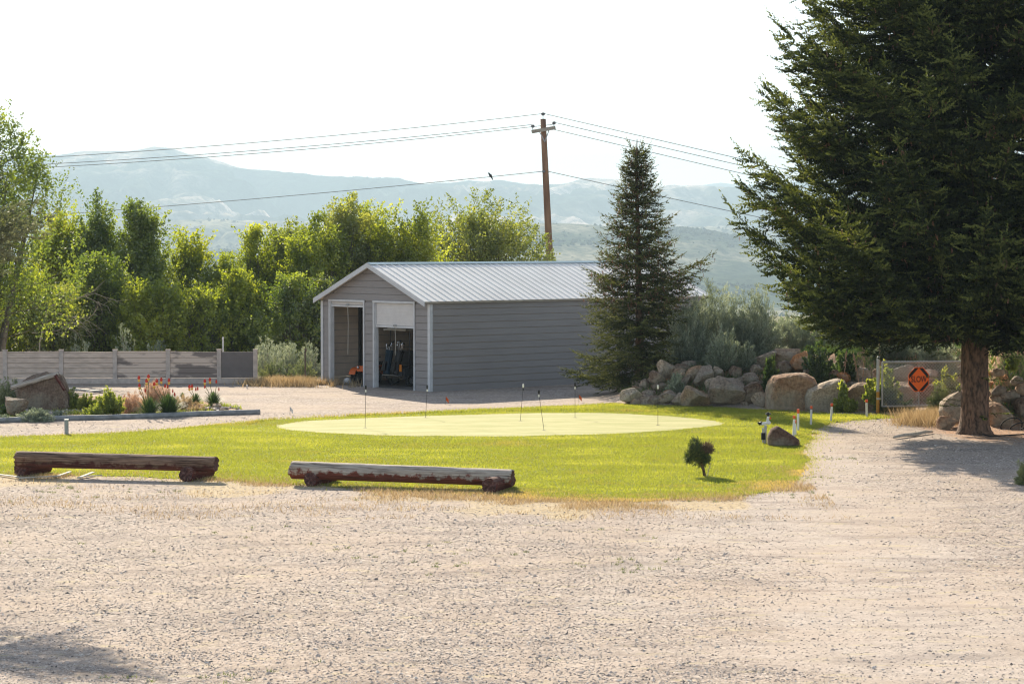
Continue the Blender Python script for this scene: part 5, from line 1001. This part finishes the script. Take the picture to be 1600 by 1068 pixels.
# flower bed stones and edging
kp = [(-90, 664.5), (0, 660), (50, 658), (102, 656.5), (160, 655.5), (230, 653), (300, 650), (360, 648), (406, 646.8)]
kerb = MB(); kpw = [G(*p) for p in kp]
kpw = np.array(kpw); kx = np.linspace(0, len(kpw) - 1, 60); kpw = np.stack([np.interp(kx, range(len(kpw)), kpw[:, i]) for i in range(3)], -1); kpw[:, 2] = .06
kerb.tube(kpw, .085, 10).out('bed_edging', mat('grey_edging_pipe', (.30, .31, .31), (.18, .185, .185), 5, .7), None, True); tag(bpy.data.objects['bed_edging'], 'long grey edging kerb along the near side of the flower bed', 'edging')
q = G(104, 678); MB().tube([q, q + Zv * .37], .055, 10).tube([q + Zv * .37, q + Zv * .39], .065, 10).out('pipe_post', mat('grey_pipe', (.34, .37, .38), None, 8, .5, .3)); tag(bpy.data.objects['pipe_post'], 'short grey pipe standing at the lawn edge in front of the flower bed', 'pipe')
r = np.random.default_rng(91); BP = np.stack([r.uniform(-16.5, -7.2, 6000), r.uniform(64.2, 70, 6000)], -1); BP = BP[inside(BP, bedpoly * .5 + bedpoly * .5)]; BP = BP[(fbm(P3(BP[:, 0] * .8, BP[:, 1] * .8), 91, 3) > -.05)][:1500]
V, Ff = stones(np.column_stack([BP, np.full(len(BP), .02)]), np.clip(r.lognormal(math.log(.055), .4, len(BP)), .02, .13), 92)
tag(struct(mk('bed_stones', V, Ff, M['stone'], None, False, {'v': np.repeat(r.uniform(0, 1, len(BP)), 6)}), 'stuff'), 'broken stones strewn through the flower bed')
for i, (px_, py_, w_, h_, k_, lb) in enumerate([(300, 636, 30, 12, 'tan', 'flat tan rock at the right end of the flower bed'), (325, 641, 26, 9, 'brown', 'low dark rock slab beside the bed edging'), (350, 641, 16, 9, 'brown', 'small brown rock near the tip of the flower bed'), (340, 634, 18, 9, 'tan', 'small tan rock behind the low dark slab'), (130, 649, 12, 9, 'pale', 'white stone beside the edging under the boulder'), (382, 645, 22, 4, 'brown', 'brick-red flat stone at the very tip of the bed')]):
    c_, d_ = place(px_, py_, w_, h_, G(px_, py_ + h_ / 2)[1] + .2); rock('rock', lb, c_, d_, RM[k_], 620 + i, 3, 9, 'rocks in the flower bed')
# ------------------------------------------------------------------ bed plants
def strap(name, lab, px, py, Wd, H, n, m_, seed, grp, w=.022):
    c = G(px, py); th = thing(name, lab, 'flower plant' if grp else 'plant', tuple(c), grp); r = np.random.default_rng(seed); a_ = r.uniform(0, 6.28, n); rr = Wd / 2 * r.uniform(0, 1, n); h = H * (1 - .5 * (rr / (Wd / 2)) ** 2) * r.uniform(.6, 1.05, n)
    d = np.stack([np.cos(a_), np.sin(a_), a_ * 0], -1); tn = np.stack([-np.sin(a_), np.cos(a_), a_ * 0], -1); b = c + d * (rr * .25)[:, None]; rows = []
    for t_, ww in ((0, 1), (.4, .9), (.75, .6), (1, .05)):
        p = b + d * (rr * t_ ** 1.6 * .95)[:, None] + Zv * (h * (t_ - .18 * t_ ** 3))[:, None]; rows += [p - tn * w * ww / 2, p + tn * w * ww / 2]
    V = np.stack(rows, 1).reshape(-1, 3); k = np.arange(n)[:, None, None] * 8; Fq = (k + np.array([[0, 1, 3, 2], [2, 3, 5, 4], [4, 5, 7, 6]])[None]).reshape(-1, 4)
    mk('leaves', V, Fq, m_, th, False, {'v': np.repeat(r.uniform(0, 1, n), 8)}); return th, c
M['pk_red'] = mat('red_flower', (.62, .06, .03), (.45, .04, .02), 40, .6, bumps=0); M['pk_yel'] = mat('yellow_flower', (.80, .50, .08), None, 40, .6, bumps=0); M['stalk'] = mat('flower_stalk', (.16, .18, .07), None, 20, .7, bumps=0)
def poker(lab, px, py, Wd, H, n, fl, seed):
    th, c = strap('poker_plant', lab, px, py, Wd, H, n, M['blade'], seed, 'red hot poker plants in the flower bed')
    for (fx_, fy_, s_) in fl:
        tip = A(fx_, fy_, c[1] + .05 * math.sin(fx_)); b = c + (tip - c) * np.array([.25, .2, 0]); b[2] = 0
        st = MB().tube([b, b * .4 + tip * .6 + np.array([(c[0] - tip[0]) * .1, 0, 0]), tip - Zv * .1], [.012, .01, .008], 6).out('flower_stalk', M['stalk'], th)
        MB().tube([tip + Zv * z_ for z_ in (-.01, .02, .06, .09, .11)], [.028 * s_, .042 * s_, .040 * s_, .022 * s_, .006], 10).out('flower_head', M['pk_red'], st)
        if s_ > .8: MB().tube([tip + Zv * z_ for z_ in (-.085, -.06, -.015)], [.02, .036, .037], 10).out('lower_blossoms', M['pk_yel'], st)
poker('tall thin-leaved poker plant with two high blooms, leftmost of the large clumps', 233, 651, 1.0, .78, 420, [(217, 592, 1), (218, 604, .9), (232, 590, 1.1), (229, 597, 1), (227, 612, .6)], 401)
poker('densest dark green poker plant, with most of the red blooms above it', 264, 650, 1.15, .85, 720, [(245, 597, 1.1), (241, 602, 1), (252, 595, 1.0), (264, 596, 1), (262, 606, .6), (258, 605, .7), (270, 613, .5), (273, 618, .6)], 402)
poker('small poker plant with two orange-red blooms close together', 306, 631, .62, .45, 220, [(296, 606, 1), (300, 605, .95), (306, 610, .6), (309, 609, .6)], 403)
poker('rightmost poker plant with three separate high blooms', 334, 634, .78, .58, 320, [(320, 597, 1), (328, 595, 1), (338, 598, .75), (320, 606, .6), (342, 610, .5)], 404)
strap('grass_tuft', 'tiny green tuft between the dense poker plant and the small one', 285, 622, .3, .25, 70, M['blade'], 405, None)
bp = 'small plants filling the flower bed'
for i, (px_, py_, w_, h_, n_, mm, sl_, lb) in enumerate([
 (12, 640, 60, 54, 9000, 'sageg', .05, 'pale green feathery bush at the left edge of the bed'), (40, 641, 46, 26, 3500, 'darkherb', .06, 'dark leafy plant at the foot of the big boulder'), (14, 650, 44, 20, 3000, 'darkherb', .06, 'dark plants low at the left edge before the grey boulder'),
 (55, 658, 66, 20, 9000, 'sage', .04, 'pale silvery cushion plant spilling over the edging'), (4, 659, 40, 10, 4000, 'sage', .04, 'low silvery cushion plant at the left frame edge'), (93, 655, 34, 14, 3000, 'sage', .04, 'small grey-green cushion plant right of the silvery one'),
 (112, 640, 42, 34, 5500, 'herb', .06, 'bright green bush right of the big boulder'), (135, 640, 34, 24, 3500, 'herb', .06, 'low yellow-green plant beside the bright bush'), (170, 650, 52, 42, 6500, 'herb', .07, 'yellow-green leafy shrub in the middle of the bed'), (145, 652, 40, 20, 3000, 'herb', .05, 'sparse yellow-green plant left of the leafy shrub'),
 (205, 645, 48, 34, 6000, 'pinkdry', .07, 'dry pinkish grass mound left of the poker plants'), (242, 634, 60, 42, 8000, 'pinkdry', .07, 'dry pinkish grass mound behind the poker plants'), (284, 643, 44, 30, 4500, 'dry', .07, 'straw coloured grass mound right of the densest poker plant'), (306, 645, 40, 14, 2500, 'dry', .05, 'low straw tuft near the right end of the bed')]):
    Yq = G(px_, py_)[1]; sage('bed_plant', lb, px_, py_, w_, h_, Yq, M[mm], 420 + i, n_, sl_, .014 if mm in ('sage', 'sageg') else (.024 if mm in ('herb', 'darkherb') else .008), bp, 'plant', z=0, woody=False)
# ------------------------------------------------------------------ leafy weeds on the rock wall and at the gate
ww = 'leafy weeds among the rocks and round the gate'
for i, (px_, py_, w_, h_, Yq, n_, mm, sl_, sw_, lb) in enumerate([
 (1204, 600, 34, 56, 71.0, 1500, 'darkherb', .16, .04, 'spiky upright green weed left above the huge block'), (1278, 580, 56, 66, 71.6, 5200, 'darkherb', .07, .045, 'dark leafy weeds on the crest above the smooth slab'), (1318, 582, 50, 60, 72.0, 3600, 'darkherb', .07, .045, 'dark leafy weeds on the crest left of the gate post'),
 (1316, 643, 26, 52, 68.2, 1700, 'herb', .10, .075, 'bright yellow-green vine hanging between slab and grey-tan boulder'), (1329, 647, 26, 24, 68.0, 900, 'herb', .09, .05, 'small green plant on the grass left of the gate post'),
 (1385, 641, 44, 78, 68.35, 4200, 'herb', .09, .045, 'tall leafy green plant behind the left part of the gate mesh'), (1400, 643, 70, 22, 68.3, 2600, 'darkherb', .08, .045, 'dark low leaves under the bottom rail of the gate'), (1482, 618, 50, 44, 69.0, 2600, 'herb', .09, .045, 'leafy branches behind the mesh right of the sign'), (1362, 630, 24, 60, 68.0, 1600, 'herb', .08, .045, 'green vine climbing the gate post'),
 (1352, 600, 34, 40, 70.0, 1500, 'darkherb', .1, .02, 'grassy dark tuft behind the grey-tan boulder'), (1582, 578, 26, 20, 63.0, 600, 'herb', .08, .03, 'tiny green tuft on the orange rocks right of the trunk')]):
    xx = A(px_, py_, Yq); sage('weed', lb, px_, py_, w_, h_, Yq, M[mm], 460 + i, n_, sl_, sw_, ww, 'weed', z=max(float(gz(xx[0], Yq)) if Yq > 69.5 else xx[2], 0), woody=False)
sage('feathery_bush', 'pale green feathery bush at the right foot of the gate', 1470, 657, 46, 48, 66.5, M['sageg'], 480, 9000, .07, .010, None, 'bush', z=0, woody=False)
sage('feathery_bush', 'yellow-green tuft cut by the right edge in front of the spruce shadow', 1606, 762, 40, 44, 47.6, M['sageg'], 481, 7000, .06, .008, None, 'bush', z=0, woody=False)
# dry flower stems above the weeds
for i, (x_, y0, x2, y2, Yq, lb) in enumerate([(1342, 600, 1333, 552, 69.8, 'leaning dry flower stem left of the gate post'), (1347, 604, 1350, 536, 69.9, 'tall dry flower stem nearest the gate post'), (1374, 600, 1374, 530, 68.2, 'reddish dry seed stem rising over the gate post'), (1318, 590, 1322, 548, 70.4, 'thin dry stem above the dark weeds')]):
    a_, b_ = A(x_, y0, Yq), A(x2, y2, Yq); mb = MB().tube([a_, (a_ + b_) / 2 + np.array([.03, 0, 0]), b_], [.014, .01, .006], 5); rr_ = random.Random(i)
    for k in range(16):
        q = a_ + (b_ - a_) * (.45 + .55 * k / 16); mb.sphere(q + np.array([rr_.uniform(-.035, .035), rr_.uniform(-.03, .03), 0]), .022, 6, 4)
    mb.out('dry_weed', mat('dry_stem_%d' % 1, (.34, .22, .15), None, 20, .9) if i == 0 else bpy.data.materials['dry_stem_1']); tag([o for o in COL.objects if o.name.startswith('dry_weed') and not o.name.startswith('dry_weeds') and 'label' not in o][-1], lb, 'dry weed', 'dry flower stems near the gate')
# ------------------------------------------------------------------ gate with sign
Yg = G(1372, 645)[1]; g0 = A(1373, 645, Yg); g0[2] = 0; g1 = A(1508, 640, Yg + .3); g1[2] = 0; gd = g1 - g0; GLn = np.linalg.norm(gd); gd /= GLn; gnrm = np.cross(gd, Zv)
M['galv'] = mat('galvanised_tube', (.48, .49, .49), (.38, .39, .40), 10, .45, .3, bumps=0); M['yel'] = mat('yellow_post_paint', (.60, .30, .04), (.48, .22, .03), 14, .6)
gate = thing('chain_link_gate', 'chain-link gate with grey tube frame at the end of the gravel track', 'gate', tuple(g0))
zt_, zb_ = 1.50, .2
for nm_, a_, b_ in (('top_rail', (0.1, zt_), (GLn, zt_)), ('bottom_rail', (.1, zb_), (GLn, zb_)), ('stile', (.1, zb_), (.1, zt_)), ('stile', (GLn, zb_), (GLn, zt_))):
    MB().tube([g0 + gd * a_[0] + Zv * a_[1], g0 + gd * b_[0] + Zv * b_[1]], .028, 10).out(nm_, M['galv'], gate)
mb = MB(); pitch = .095; hh_ = zt_ - zb_ + .05; k = -int(hh_ / pitch) - 1
while k * pitch < GLn:
    for s_ in (1, -1):
        x0 = k * pitch + .1; x1 = x0 + hh_ * .95; z0, z1 = zb_, zt_ + .05
        if s_ == -1: z0, z1 = z1, z0
        t0 = max(0, (.1 - x0) / (x1 - x0)); t1 = min(1, (GLn - x0) / (x1 - x0))
        if t1 <= t0: continue
        P_ = lambda t_: g0 + gd * (x0 + (x1 - x0) * t_) + Zv * (z0 + (z1 - z0) * t_) + gnrm * (.002 * s_)
        mb.tube([P_(t0), P_(t1)], .0062, 4, False)
    k += 1
mb.out('chain_mesh', M['galv'], gate)
gp_ = thing('gate_post', 'grey steel gate post painted yellow at its foot', 'post', tuple(g0 - gd * .03)); q = g0 - gd * .03
MB().tube([q + Zv * .62, q + Zv * 1.62], .045, 12).sphere(q + Zv * 1.63, .05).out('upper_post', M['galv'], gp_); MB().tube([q, q + Zv * .63], .05, 12).out('yellow_foot', M['yel'], gp_)
MB().tube([g0 - gd * .02 + Zv * z_ for z_ in (.4, .45)], .06, 12).tube([g0 - gd * .02 + Zv * z_ for z_ in (1.3, 1.35)], .06, 12).out('hinge', M['galv'], gp_)
# sign: black corners, orange octagon rim and diamond
sc_ = A(1435.5, 592.5, Yg + .02); M['sgo'] = mat('sign_orange', (.95, .17, .02), (.92, .16, .02), 3, .45, bumps=0); M['sgb'] = mat('sign_black', (.012, .012, .014), None, 3, .5, bumps=0)
sn = -gnrm if gnrm[1] > 0 else gnrm; sn = np.array([0, -1., 0]) * .9 + sn * .1; sn /= np.linalg.norm(sn); sxv = np.cross(sn, Zv) * -1; sxv /= np.linalg.norm(sxv)
if sxv[0] < 0: sxv = -sxv
sign = thing('slow_sign', 'orange and black octagonal sign reading SLOW hung on the gate', 'sign', tuple(sc_))
def flat(pts, off, th_, nm_, m_, par):
    P_ = [sc_ + sxv * x_ + Zv * z_ + sn * off for x_, z_ in pts]; n_ = len(P_); Q_ = [p - sn * th_ for p in P_]
    return MB().add(P_ + Q_, [tuple(range(n_)), tuple(range(n_, 2 * n_))[::-1]] + [(i, i + n_, (i + 1) % n_ + n_, (i + 1) % n_) for i in range(n_)]).out(nm_, m_, par)
R8 = .325; oc = lambda R_: [(R_ * math.cos(math.radians(22.5 + 45 * k)) / math.cos(math.radians(22.5)), R_ * math.sin(math.radians(22.5 + 45 * k)) / math.cos(math.radians(22.5))) for k in range(8)]
oc2 = lambda R_: [(x_ * .93, z_ * 1.1) for x_, z_ in oc(R_)]
flat(oc2(R8), 0, .012, 'sign_board', M['sgo'], sign); flat(oc2(R8 - .018), .004, .003, 'black_corners', M['sgb'], sign)
flat([(0, .345), (-.305, 0), (0, -.345), (.305, 0)], .008, .003, 'orange_diamond', M['sgo'], sign)
def text3(body, size, c, x, n, m_, par, nm_, sxx=1.0, ext=.001, offs=.004):
    cu = bpy.data.curves.new('t', 'FONT'); cu.body = body; cu.size = size; cu.align_x = 'CENTER'; cu.align_y = 'CENTER'; cu.extrude = ext; cu.offset = offs; ob = bpy.data.objects.new('t', cu); COL.objects.link(ob)
    me = bpy.data.meshes.new_from_object(ob.evaluated_get(bpy.context.evaluated_depsgraph_get())); bpy.data.objects.remove(ob); o = mkobj(nm_, me, m_, par)
    z = np.array(n); x = np.array(x); y = np.cross(z, x); mt = Matrix((tuple(x * sxx), tuple(y), tuple(z))).transposed().to_4x4(); mt.translation = Vector(np.array(c) - ORG.get(par, np.zeros(3))); o.matrix_basis = mt; return o
text3('SLOW', .25, sc_ + sn * .012 + Zv * .0, sxv, sn, M['sgb'], sign, 'lettering', .66, .001, .003)
MB().tube([sc_ - sn * .03 - Zv * .36, A(1436, 645, Yg + .15)], .02, 8).tube([sc_ - sn * .03 + Zv * .3, sc_ - sn * .03 + Zv * .43], .02, 8).out('sign_stay', M['galv'], sign)
# ------------------------------------------------------------------ stakes, riser, pins, flags
M['white'] = mat('white_plastic', (.75, .74, .71), (.66, .65, .62), 12, .5, bumps=0); M['redtop'] = mat('orange_red_paint', (.85, .12, .03), None, 9, .5, bumps=0)
for i, (px_, y0, y1, lb) in enumerate([(1239.6, 682, 649, 'white stake with red top nearest the brown rock'), (1243, 680, 656, 'shortest white stake, just right of the one by the brown rock'), (1247, 673, 640, 'white stake with a double red top behind the two by the rock'), (1267, 664, 634, 'white stake alone before the huge block'), (1298, 658, 630, 'white stake in front of the smooth slab'), (1354.5, 652, 624, 'white stake with large red top near the gate post')]):
    q = G(px_, y0); tp = A(px_, y1, q[1])[2]; st = thing('boundary_stake', lb, 'stake', tuple(q), 'white stakes with red tops along the track edge'); w_ = .054 if i not in (1,) else .046
    lean_ = np.array([(.02, -.01, .0, .01, .03, -.01)[i], 0, 0])
    MB().hexa([q + np.array([dx, dy, 0]) for dx, dy in ((-w_ / 2, -.02), (w_ / 2, -.02), (w_ / 2, .02), (-w_ / 2, .02))] + [q + lean_ + np.array([dx, dy, tp - .1]) for dx, dy in ((-w_ / 2, -.02), (w_ / 2, -.02), (w_ / 2, .02), (-w_ / 2, .02))]).out('stake_shaft', M['white'], st)
    MB().box(q + lean_ + Zv * (tp - .035), (w_ + .008, .048, .075 if i != 2 else .11)).out('painted_top', M['redtop'], st)
q = G(1195.5, 693); rs = thing('sprinkler_riser', 'grey and white sprinkler riser pipe with valves beside the brown rock', 'water riser', tuple(q)); S_ = lambda x_, y_: A(x_, y_, q[1])
MB().tube([q, S_(1196, 664)], .035, 10).tube([S_(1192, 692), S_(1192, 668)], .022, 8).out('riser_pipe', M['galv'], rs); MB().tube([S_(1188, 662), S_(1200, 660.5)], .04, 10).tube([S_(1199, 661), S_(1200.5, 650)], .032, 10).sphere(S_(1201, 660), .055).out('elbow_pipe', M['white'], rs)
MB().tube([S_(1188.5, 663), S_(1187, 659)], .05, 8).box(S_(1188, 660.5), (.14, .05, .04)).out('valve', M['black'], rs); MB().tube([S_(1200, 650), S_(1200, 643.5)], .03, 8).box(S_(1200, 646.5), (.13, .13, .03)).out('sprinkler_head', M['black'], rs)
MB().box(S_(1192.5, 681), (.1, .09, .17)).out('valve_body', M['black'], rs); MB().sphere(S_(1203.5, 653), .025).out('red_tap', M['redtop'], rs)
# putting pins: thin rods with a small knob
pinr = None
for i, (xt, yt, xb, yb, kn, lb) in enumerate([(571.5, 606.5, 570.5, 668, 'black', 'leftmost putting pin, a thin rod with a black knob'), (667.5, 606, 665, 652, 'black', 'putting pin in front of the right corner of the shed'), (817.5, 604, 813, 657, 'white', 'putting pin with white knob left of the leaning one'), (842, 614, 850, 672, 'black', 'leaning putting pin with a black knob, nearest of the pins'), (898.5, 602, 898.5, 652, 'black', 'putting pin beside the small orange flag near the slender spruce'), (1028, 606, 1028, 664, 'white', 'rightmost putting pin, in front of the rock wall')]):
    b_ = G(xb, yb, .014); t_ = A(xt, yt, b_[1]); pn = thing('putting_pin', lb, 'pin', tuple(b_), 'thin pins standing in the putting green')
    MB().tube([b_, t_], .0065, 6).out('rod', M['darkst'], pn); MB().tube([t_ - Zv * .02, t_ + Zv * .05, t_ + Zv * .09], [.022, .028, .014], 10).out('knob', M[kn], pn); MB().tube([t_ - Zv * .10, t_ - Zv * .04], .018, 8).out('collar', M['black' if kn == 'white' else 'white'], pn)
    MB().tube([b_ + Zv * .0, b_ + Zv * .003], .054, 16).out('hole_cup', M['black'], pn)
def flagm(px, py, pyb, m_, lb, s_=.13):
    b_ = G(px, pyb); f_ = A(px, py, b_[1]); fl = thing('marker_flag', lb, 'flag', tuple(b_), 'small wire marker flags'); MB().tube([b_, f_ + Zv * .04], .005, 5).out('wire_stem', M['darkst'], fl)
    n_ = 6; V = []; 
    for i in range(n_ + 1):
        for j in (0, 1): V.append(f_ + np.array([s_ * i / n_ * .7, .03 * math.sin(i), -.16 * i / n_ * .6 + (.5 - j) * .12]))
    V = np.array(V); Ff = [(2 * i, 2 * i + 1, 2 * i + 3, 2 * i + 2) for i in range(n_)]; MB().add(np.vstack([V, V + np.array([0, .004, 0])]), Ff + [tuple(x + 2 * n_ + 2 for x in f[::-1]) for f in Ff]).out('flag_cloth', m_, fl)
flagm(696.5, 622, 632, M['orange'], 'small orange and white marker flag in the shed shadow'); flagm(904.5, 619, 629, M['orange'], 'small orange marker flag left of the slender spruce'); flagm(453, 638, 648, M['white'], 'small white marker flag on the gravel at the lawn edge')
# ------------------------------------------------------------------ small juniper on the lawn, sticks, planks, hose
q = G(1102, 744); jn = thing('small_juniper', 'small knobbly dark juniper shrub alone on the near lawn', 'shrub', tuple(q)); JA = lambda x_, y_, dy=0: A(x_, y_, q[1] + dy)
MB().tube([q - Zv * .05, JA(1099, 733), JA(1096, 722), JA(1092, 708)], [.035, .03, .026, .012], 8).tube([JA(1096, 722), JA(1103, 708), JA(1107, 700)], [.02, .016, .008], 6).tube([JA(1097, 726), JA(1084, 716), JA(1077, 708)], [.018, .014, .008], 6).out('trunk', M['bark'], jn, True)
r = np.random.default_rng(77); P_, D_ = [], []
for (x_, y_, rr_) in ((1089, 696, .14), (1082, 700, .11), (1093, 706, .15), (1079, 711, .13), (1087, 716, .14), (1099, 714, .13), (1102, 705, .11), (1096, 723, .09), (1104, 717, .08), (1075, 717, .07), (1084, 692, .08)):
    c_ = JA(x_, y_, r.uniform(-.12, .12)); d = r.normal(size=(150, 3)); d /= np.linalg.norm(d, axis=1)[:, None]; P_.append(c_ + d * rr_ * r.uniform(.2, .92, (150, 1)) * np.array([.8, 1, 1.1])); D_.append(d)
V, Ff, va = shootmesh(np.vstack(P_), np.vstack(D_) + np.array([0, 0, .5]), np.full(len(P_) * 150, .06), r.uniform(0, 1, len(P_) * 150), 5, 7, .034, .010); mk('foliage', V, Ff, leafmat('juniper_scales', [(0, (.03, .055, .012)), (.6, (.09, .12, .025)), (1, (.20, .22, .05))], .4, (1.8, 1.7, .7)), jn, False, {'v': va})
P_, D_ = [], []
for (x_, y_, rr_) in ((1106, 698, .11), (1101, 700, .09), (1110, 701, .07)):
    c_ = JA(x_, y_, -.03); d = r.normal(size=(110, 3)); d /= np.linalg.norm(d, axis=1)[:, None]; P_.append(c_ + d * rr_ * r.uniform(.3, .95, (110, 1))); D_.append(d)
V, Ff, va = shootmesh(np.vstack(P_), np.vstack(D_), np.full(330, .045), r.uniform(0, 1, 330), 6, 7, .028, .009); o_ = mk('dead_foliage', V, Ff, leafmat('dead_juniper', [(0, (.10, .06, .03)), (1, (.26, .17, .09))], .2, (1.2, 1.1, .9)), jn, False, {'v': va}); o_['label'] = 'brown dead foliage at the top right'
MB().tube([JA(1105, 744), JA(1107.5, 733), JA(1111, 722)], [.012, .009, .005], 5).tube([JA(1107.5, 733), JA(1111, 729)], .004, 4).tube([JA(1109, 728), JA(1105.5, 724)], .004, 4).out('dry_twig', M['deadwood']); tag(bpy.data.objects['dry_twig'], 'thin dry twig stuck upright beside the small juniper', 'twig')
pts = [G(1396, 686), G(1412, 683.5), G(1430, 681), G(1445, 678.5), G(1457, 677)]; MB().tube([p + Zv * (.05 + .02 * (i % 2)) for i, p in enumerate(pts)], [.03, .045, .05, .045, .03], 8).out('fallen_stick', M['deadwood'], None, True); tag(bpy.data.objects['fallen_stick'], 'bare fallen stick lying between gravel and dirt left of the big trunk', 'stick')
for i, (a_, b_, lb) in enumerate([((111, 608.5), (158, 613), 'pale plank lying behind the boulder, pointing right'), ((137, 615.5), (167, 612.5), 'short pale plank crossing the longer one')]):
    p, q = G(*a_), G(*b_); o_ = MB().bar(p + Zv * (.04 + .05 * i), q + Zv * (.04 + .05 * i), .16, .045).out('plank', mat('pale_plank_%d' % i, (.62, .58, .50), (.48, .44, .37), 8, .8)); tag(o_, lb, 'plank', 'pale planks on the gravel')
for i, (a_, b_, lb) in enumerate([((-10, 742), (28, 748), 'pale strip of wood at the left edge before the log barrier'), ((30, 748.5), (95, 747), 'long pale wood strip before the left log support'), ((85, 747), (110, 741.5), 'dark-edged wood strip tilted up to the right'), ((122, 748.5), (146, 743), 'pale wood strip farthest right of the debris'), ((130, 746), (158, 748.5), 'short crossed strip at the right end of the debris')]):
    p, q = G(*a_), G(*b_); o_ = MB().bar(p + Zv * .03, q + Zv * (.05 + .01 * i), .07, .02).out('wood_strip', bpy.data.materials['pale_plank_%d' % (i % 2)]); tag(o_, lb, 'wood strip', 'wood strips dropped by the left log barrier')
hs = thing('garden_hose', 'coiled black garden hose against the rocks right of the big trunk', 'hose', tuple(A(1578, 672, 62.0))); mb = MB()
hc = A(1577, 667, 61.9); 
coil = [hc + np.array([.04 * t_ / 1.2 + (.33 + .03 * math.sin(t_ * .7)) * math.cos(t_) * (1 if 1 else 0), -.03 * t_ - .17 * math.sin(t_), max(-.2, (.30 - .018 * t_) * math.sin(t_))]) for t_ in np.linspace(0, 25.5, 120)]
mb.tube(coil + [G(1615, 679) + Zv * .03], .018, 8, False)
mb.out('coil', M['rubber'], hs, True); mb = MB()
mb.tube([G(1530, 678) + Zv * .03, G(1546, 682) + Zv * .02, G(1568, 681) + Zv * .02, G(1615, 679) + Zv * .03], .018, 8); mb.out('hose_end', M['rubber'], hs, True)
MB().tube([G(1530, 678.3) + Zv * .03, G(1523.5, 677) + Zv * .03], .024, 8).out('nozzle', M['chrome'], hs)
# weeds scattered in the gravel
WP = []; r = np.random.default_rng(15)
for (x_, y_, s_, n_) in ((340, 1055, .5, 120), (170, 1060, .25, 40), (960, 884, .55, 160), (1000, 893, .3, 60), (640, 870, 1.2, 120), (720, 865, 1.0, 110), (560, 880, 1.0, 80), (430, 820, 1.0, 70), (60, 765, .9, 200), (130, 768, .8, 120), (240, 770, .5, 80), (870, 770, .8, 150), (1010, 785, 1.0, 160), (1290, 715, .3, 120), (1275, 745, .3, 90), (30, 850, .8, 60), (950, 835, .8, 60), (600, 770, .7, 90), (1220, 770, .5, 150)):
    c_ = G(x_, y_)[:2]; 
    for k in range(max(2, n_ // 14)): WP.append(c_ + r.normal(0, s_, 2) * np.array([1, .8]) + r.normal(0, .035, (14, 2)))
WP = np.vstack(WP); V, Ff, va = blades(WP, r.uniform(.02, .06, len(WP)), np.full(len(WP), .012), 1.4, r.uniform(0, 1, len(WP)), 16)
tag(struct(mk('gravel_weeds', V, Ff, M['sageg'], None, False, {'v': va}), 'stuff'), 'tiny green weeds growing through the gravel')
# low weeds and litter covering the bank soil
r = np.random.default_rng(66); n = 90000; P = np.stack([r.uniform(3.2, 18, n), r.uniform(62.5, 81, n)], -1); z_ = gz(P[:, 0], P[:, 1]); q = fbm(P3(P[:, 0] * .9, P[:, 1] * .9), 67, 3)
kq = (z_ > .12) & (q > -.15) & (np.abs(P[:, 0]) < P[:, 1] * .24); P, z_, q = P[kq], z_[kq], q[kq]; V, Ff, va = blades(np.column_stack([P, z_]), r.uniform(.06, .26, len(P)) * (1 + q), np.full(len(P), .022), .9, np.clip(.5 + q * .8 + r.uniform(-.3, .3, len(P)), 0, 1), 68)
tag(struct(mk('bank_weeds', V, Ff, M['darkherb'], None, False, {'v': va}), 'stuff'), 'low green weeds covering the soil of the bank between the rocks')  # dark leaf colour puts more shade behind the gate into the weeds
r = np.random.default_rng(71); P = np.stack([r.uniform(-17, -6.8, 40000), r.uniform(64, 72, 40000)], -1); P = P[inside(P, bedpoly)]; q = fbm(P3(P[:, 0] * 1.1, P[:, 1] * 1.6), 72, 3); P, q = P[q > .05], q[q > .05]
V, Ff, va = blades(P, r.uniform(.05, .2, len(P)) * (.6 + q), np.full(len(P), .022), .9, r.uniform(0, 1, len(P)), 73); tag(struct(mk('bed_weeds', V, Ff, M['herb'], None, False, {'v': va}), 'stuff'), 'low yellow-green weeds between the stones of the flower bed')
